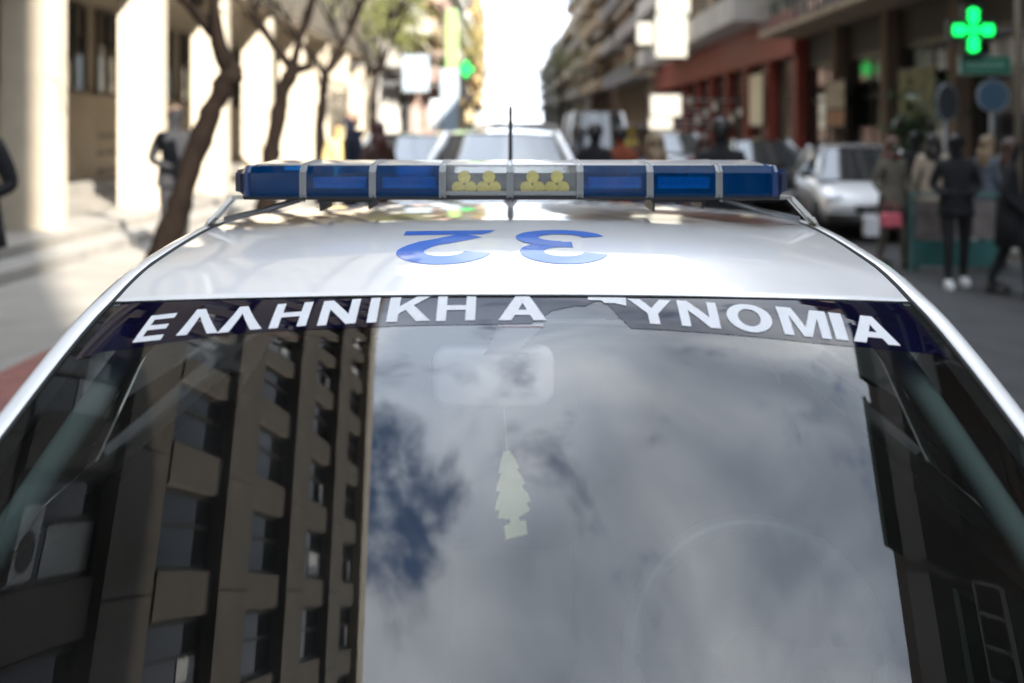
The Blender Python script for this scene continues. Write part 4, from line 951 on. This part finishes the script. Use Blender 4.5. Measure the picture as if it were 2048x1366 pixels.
person('person with long brown hair in a long black coat', at(2022, 10.4), 10.4, 1.66, R(60), blk, blk, bsh, h_br, 'carry', coat=.55, longhair=True, base=0, stride=.2)
person('tall person in black jacket with thick black hair, back turned, in mid road', at(1442, 9.4), 9.4, 1.86, R(170), blk, den, bsh, h_blk, 'down', base=0)
person('person in dark jacket next to a friend in orange, on the road', at(1190, 12.2), 12.2, 1.83, R(150), blk, den, bsh, h_blk, 'down', base=0)
person('person in rust orange jacket with dark hair, on the road', at(1240, 12.8), 12.8, 1.80, R(200), cloth('rust', (.22, .05, .02)), den, bsh, h_blk, 'down', base=0)
person('person with long light brown hair in a dark violet top', at(1312, 10.6), 10.6, 1.72, R(180), cloth('violet', (.05, .04, .09)), den, bsh, h_bl, 'down', base=0, longhair=True)
person('person in dark maroon coat far up the road', at(992, 19.5), 19.5, 1.90, R(10), cloth('maroon', (.10, .02, .02)), den, bsh, h_blk, 'down')
person('person in black coat walking beside the one in maroon', at(1054, 20.5), 20.5, 1.88, R(-10), blk, den, bsh, h_br, 'down')
person('person in grey jacket and khaki trousers holding a phone by the crooked tree', at(350, 12.0), 12.0, 1.90, R(35), cloth('charcoal', (.018, .018, .022)), khaki, bsh, mat('hair_grey', (.10, .065, .045), .6), 'waist', base=.14, coat=.86)
person('person in navy hooded jacket on the left pavement, back to the piers', at(703, 13.2), 13.2, 1.84, R(-60), navy, den, bsh, mat('hair_short', (.22, .13, .09), .6), 'down', base=.14, hood=navy)
person('person with long dark red hair next to the navy jacket', at(756, 12.6), 12.6, 1.72, R(-140), h_br, den, bsh, mat('hair_darkred', (.06, .015, .012), .5), 'down', base=.14, longhair=True)
person('person in black coat on the left pavement beside the police car', at(-60, 6.7), 6.7, 1.86, R(0), blk, den, bsh, h_blk, 'waist', base=.14, coat=.75)
person('person in pale yellow top by the sunlit piers', at(676, 17), 17, 1.72, R(30), cloth('yellow', (.55, .40, .17)), den, bsh, h_br, 'down', base=.14)

person('person in grey coat at the front of the dark crowd', at(1160, 14.6), 14.6, 1.80, R(20), cloth('grey', (.10, .10, .11)), den, bsh, h_br, 'down', base=0)
person('person in brown leather jacket in the crowd', at(1285, 15.2), 15.2, 1.82, R(-20), cloth('brown', (.09, .05, .03)), den, bsh, h_blk, 'down', base=0)
person('person in mustard jacket behind the rust orange jacket', at(1262, 17.5), 17.5, 1.86, R(10), cloth('mustard', (.34, .24, .04)), den, bsh, h_br, 'down', base=0)
person('person in red top beside the tall black jacket', at(1408, 11.6), 11.6, 1.70, R(160), cloth('brick', (.18, .035, .03)), den, bsh, h_br, 'down', base=0, longhair=True)
person('person with blond hair near the lamp post, facing the shops', at(1975, 12.6), 12.6, 1.68, R(110), cloth('slate', (.10, .12, .15)), den, bsh, h_bl, 'down', base=0, coat=.7, longhair=True)
person('person in dark coat near the tall shrub', at(1830, 14.5), 14.5, 1.72, R(-30), blk, den, bsh, h_blk, 'down', base=0, coat=.7)
# bags
def bag(label, px, py, Y, w_, h_, m, hl=.12):
    c = P(px, py, Y); t = thing('handbag', label, 'bag', c)
    obj('pouch', MB().loft([[(c.x + a * w_ * q, c.y + b_ * .05 * q, c.z + z) for a, b_ in ((-1, -1), (1, -1), (1, 1), (-1, 1))] for z, q in ((-h_, .85), (-h_ * .9, 1), (h_ * .8, 1), (h_, .8))]), m, t, bevel=.008)
    obj('strap', MB().tube([(c.x - w_ * .6, c.y, c.z + h_ * .9), (c.x - w_ * .5, c.y, c.z + h_ + hl), (c.x + w_ * .5, c.y, c.z + h_ + hl), (c.x + w_ * .6, c.y, c.z + h_ * .9)], .006, 6), m, t, smooth=True)
bag('small pink handbag held in front of the olive coat', 1782, 440, 12.3, .12, .085, mat('pink_leather', (.62, .12, .16), .5))
bag('crumpled white carrier bag held beside the olive coat', 1742, 452, 12.35, .09, .13, mat('white_plastic', (.62, .62, .64), .5))

# board stand with a teal foot behind the walkers
c0, c1 = P(1828, 556, 12.2), P(1992, 560, 12.2)
t = thing('display_stand', 'low display stand with teal lower panel behind the walkers', 'stand', ((c0.x + c1.x) / 2, 12.2, 0))
obj('lower_panel', MB().box(c0.x, c1.x, 12.2, 12.25, .06, .38), mat('teal_panel', (.03, .125, .12), .6, var=.2), t)
obj('poster', MB().box(c0.x + .02, c1.x - .02, 12.195, 12.24, .40, .86), mat('poster_grey', (.20, .17, .16), .6, var=.6, vscale=5), t)
for x in (c0.x - .03, c1.x + .03): obj('leg', MB().box(x - .02, x + .02, 12.18, 12.28, 0.0, .92), mat('stand_teal', (.07, .16, .15), .6), t)
obj('frame', MB().box(c0.x - .05, c1.x + .05, 12.19, 12.27, .925, .96), MATS['stand_teal'], t)

# goods and greenery in front of the right-hand shops
def plant(label, px, Y, h, seed):
    rg = random.Random(seed); x = at(px, Y); z = G(Y) + .14
    t = thing('potted_plant', label, 'plant', (x, Y, z))
    obj('pot', MB().tube([(x, Y, z), (x, Y, z + .45), (x, Y, z + .5)], [.2, .28, .29], 16), mat('pot_clay', (.16, .08, .05), .8), t, smooth=True)
    obj('stem', MB().tube([(x, Y, z + .4), (x + .03, Y, z + h * .7)], [.04, .02], 6), m_bark, t)
    lf = MB()
    for _ in range(420):
        c_ = Vector((x, Y, z + h * .62)) + Vector((rg.gauss(0, .26), rg.gauss(0, .26), rg.gauss(0, h * .17)))
        a = Vector((rg.uniform(-1, 1), rg.uniform(-1, 1), rg.uniform(-.6, .6))).normalized(); b_ = a.cross(Vector((rg.uniform(-1, 1), .3, 1))).normalized(); sz = rg.uniform(.08, .16)
        lf.add([c_ - a * sz, c_ + b_ * sz * .35, c_ + a * sz, c_ - b_ * sz * .35], [(0, 1, 2, 3)])
    tag(obj('leaves', lf, mat('dark_leaf', (.035, .075, .02), .5, var=.4), t), kind='stuff')
plant('tall leafy shrub in a clay pot outside the dark shop fronts', 1838, 18.5, 2.5, 4)
def poster(label, px0, py0, px1, py1, X, m):
    # on the right-hand front, plane x = X
    Ya, Yb = X * F / (px1 - 1024), X * F / (px0 - 1024); zt = HC - (py0 - HY) * (Ya + Yb) / 2 / F; zb_ = HC - (py1 - HY) * (Ya + Yb) / 2 / F
    t = thing('shop_poster', label, 'poster', (X, (Ya + Yb) / 2, zb_), group='posters and panels on the shop fronts')
    obj('sheet', MB().box(X - .03, X, Ya, Yb, zb_, zt), m, t); obj('frame', MB().box(X - .015, X + .03, Ya - .06, Yb + .06, zb_ - .06, zt + .06), m_alu, t)
poster('cream poster in a dark frame on the brown shop front', 1655, 165, 1690, 215, 8.9, mat('poster_cream', (.5, .42, .3), .6, var=.4, vscale=3))
poster('orange and cream poster under the cream one', 1655, 222, 1690, 250, 8.9, mat('poster_orange', (.40, .19, .08), .6, var=.5, vscale=3))
poster('tall bright shop panel at the end of the red fascia', 1500, 150, 1526, 250, 8.85, mat('panel_cream', (.72, .62, .42), .5))
poster('olive window display beside the leafy shrub', 1800, 140, 1870, 235, 8.9, mat('poster_olive', (.20, .20, .08), .6, var=.6, vscale=2))
for i in range(7):
    poster('pale card hung ' + ('low', 'at mid height', 'high', 'lowest', 'in the middle', 'highest', 'alone')[i] + ' in the shop window under the red fascia', 1375 + i * 17, 195 + (i * 37 % 50), 1383 + i * 17, 209 + (i * 37 % 50), 8.9, mat('card_pale', (.6, .57, .5), .6))
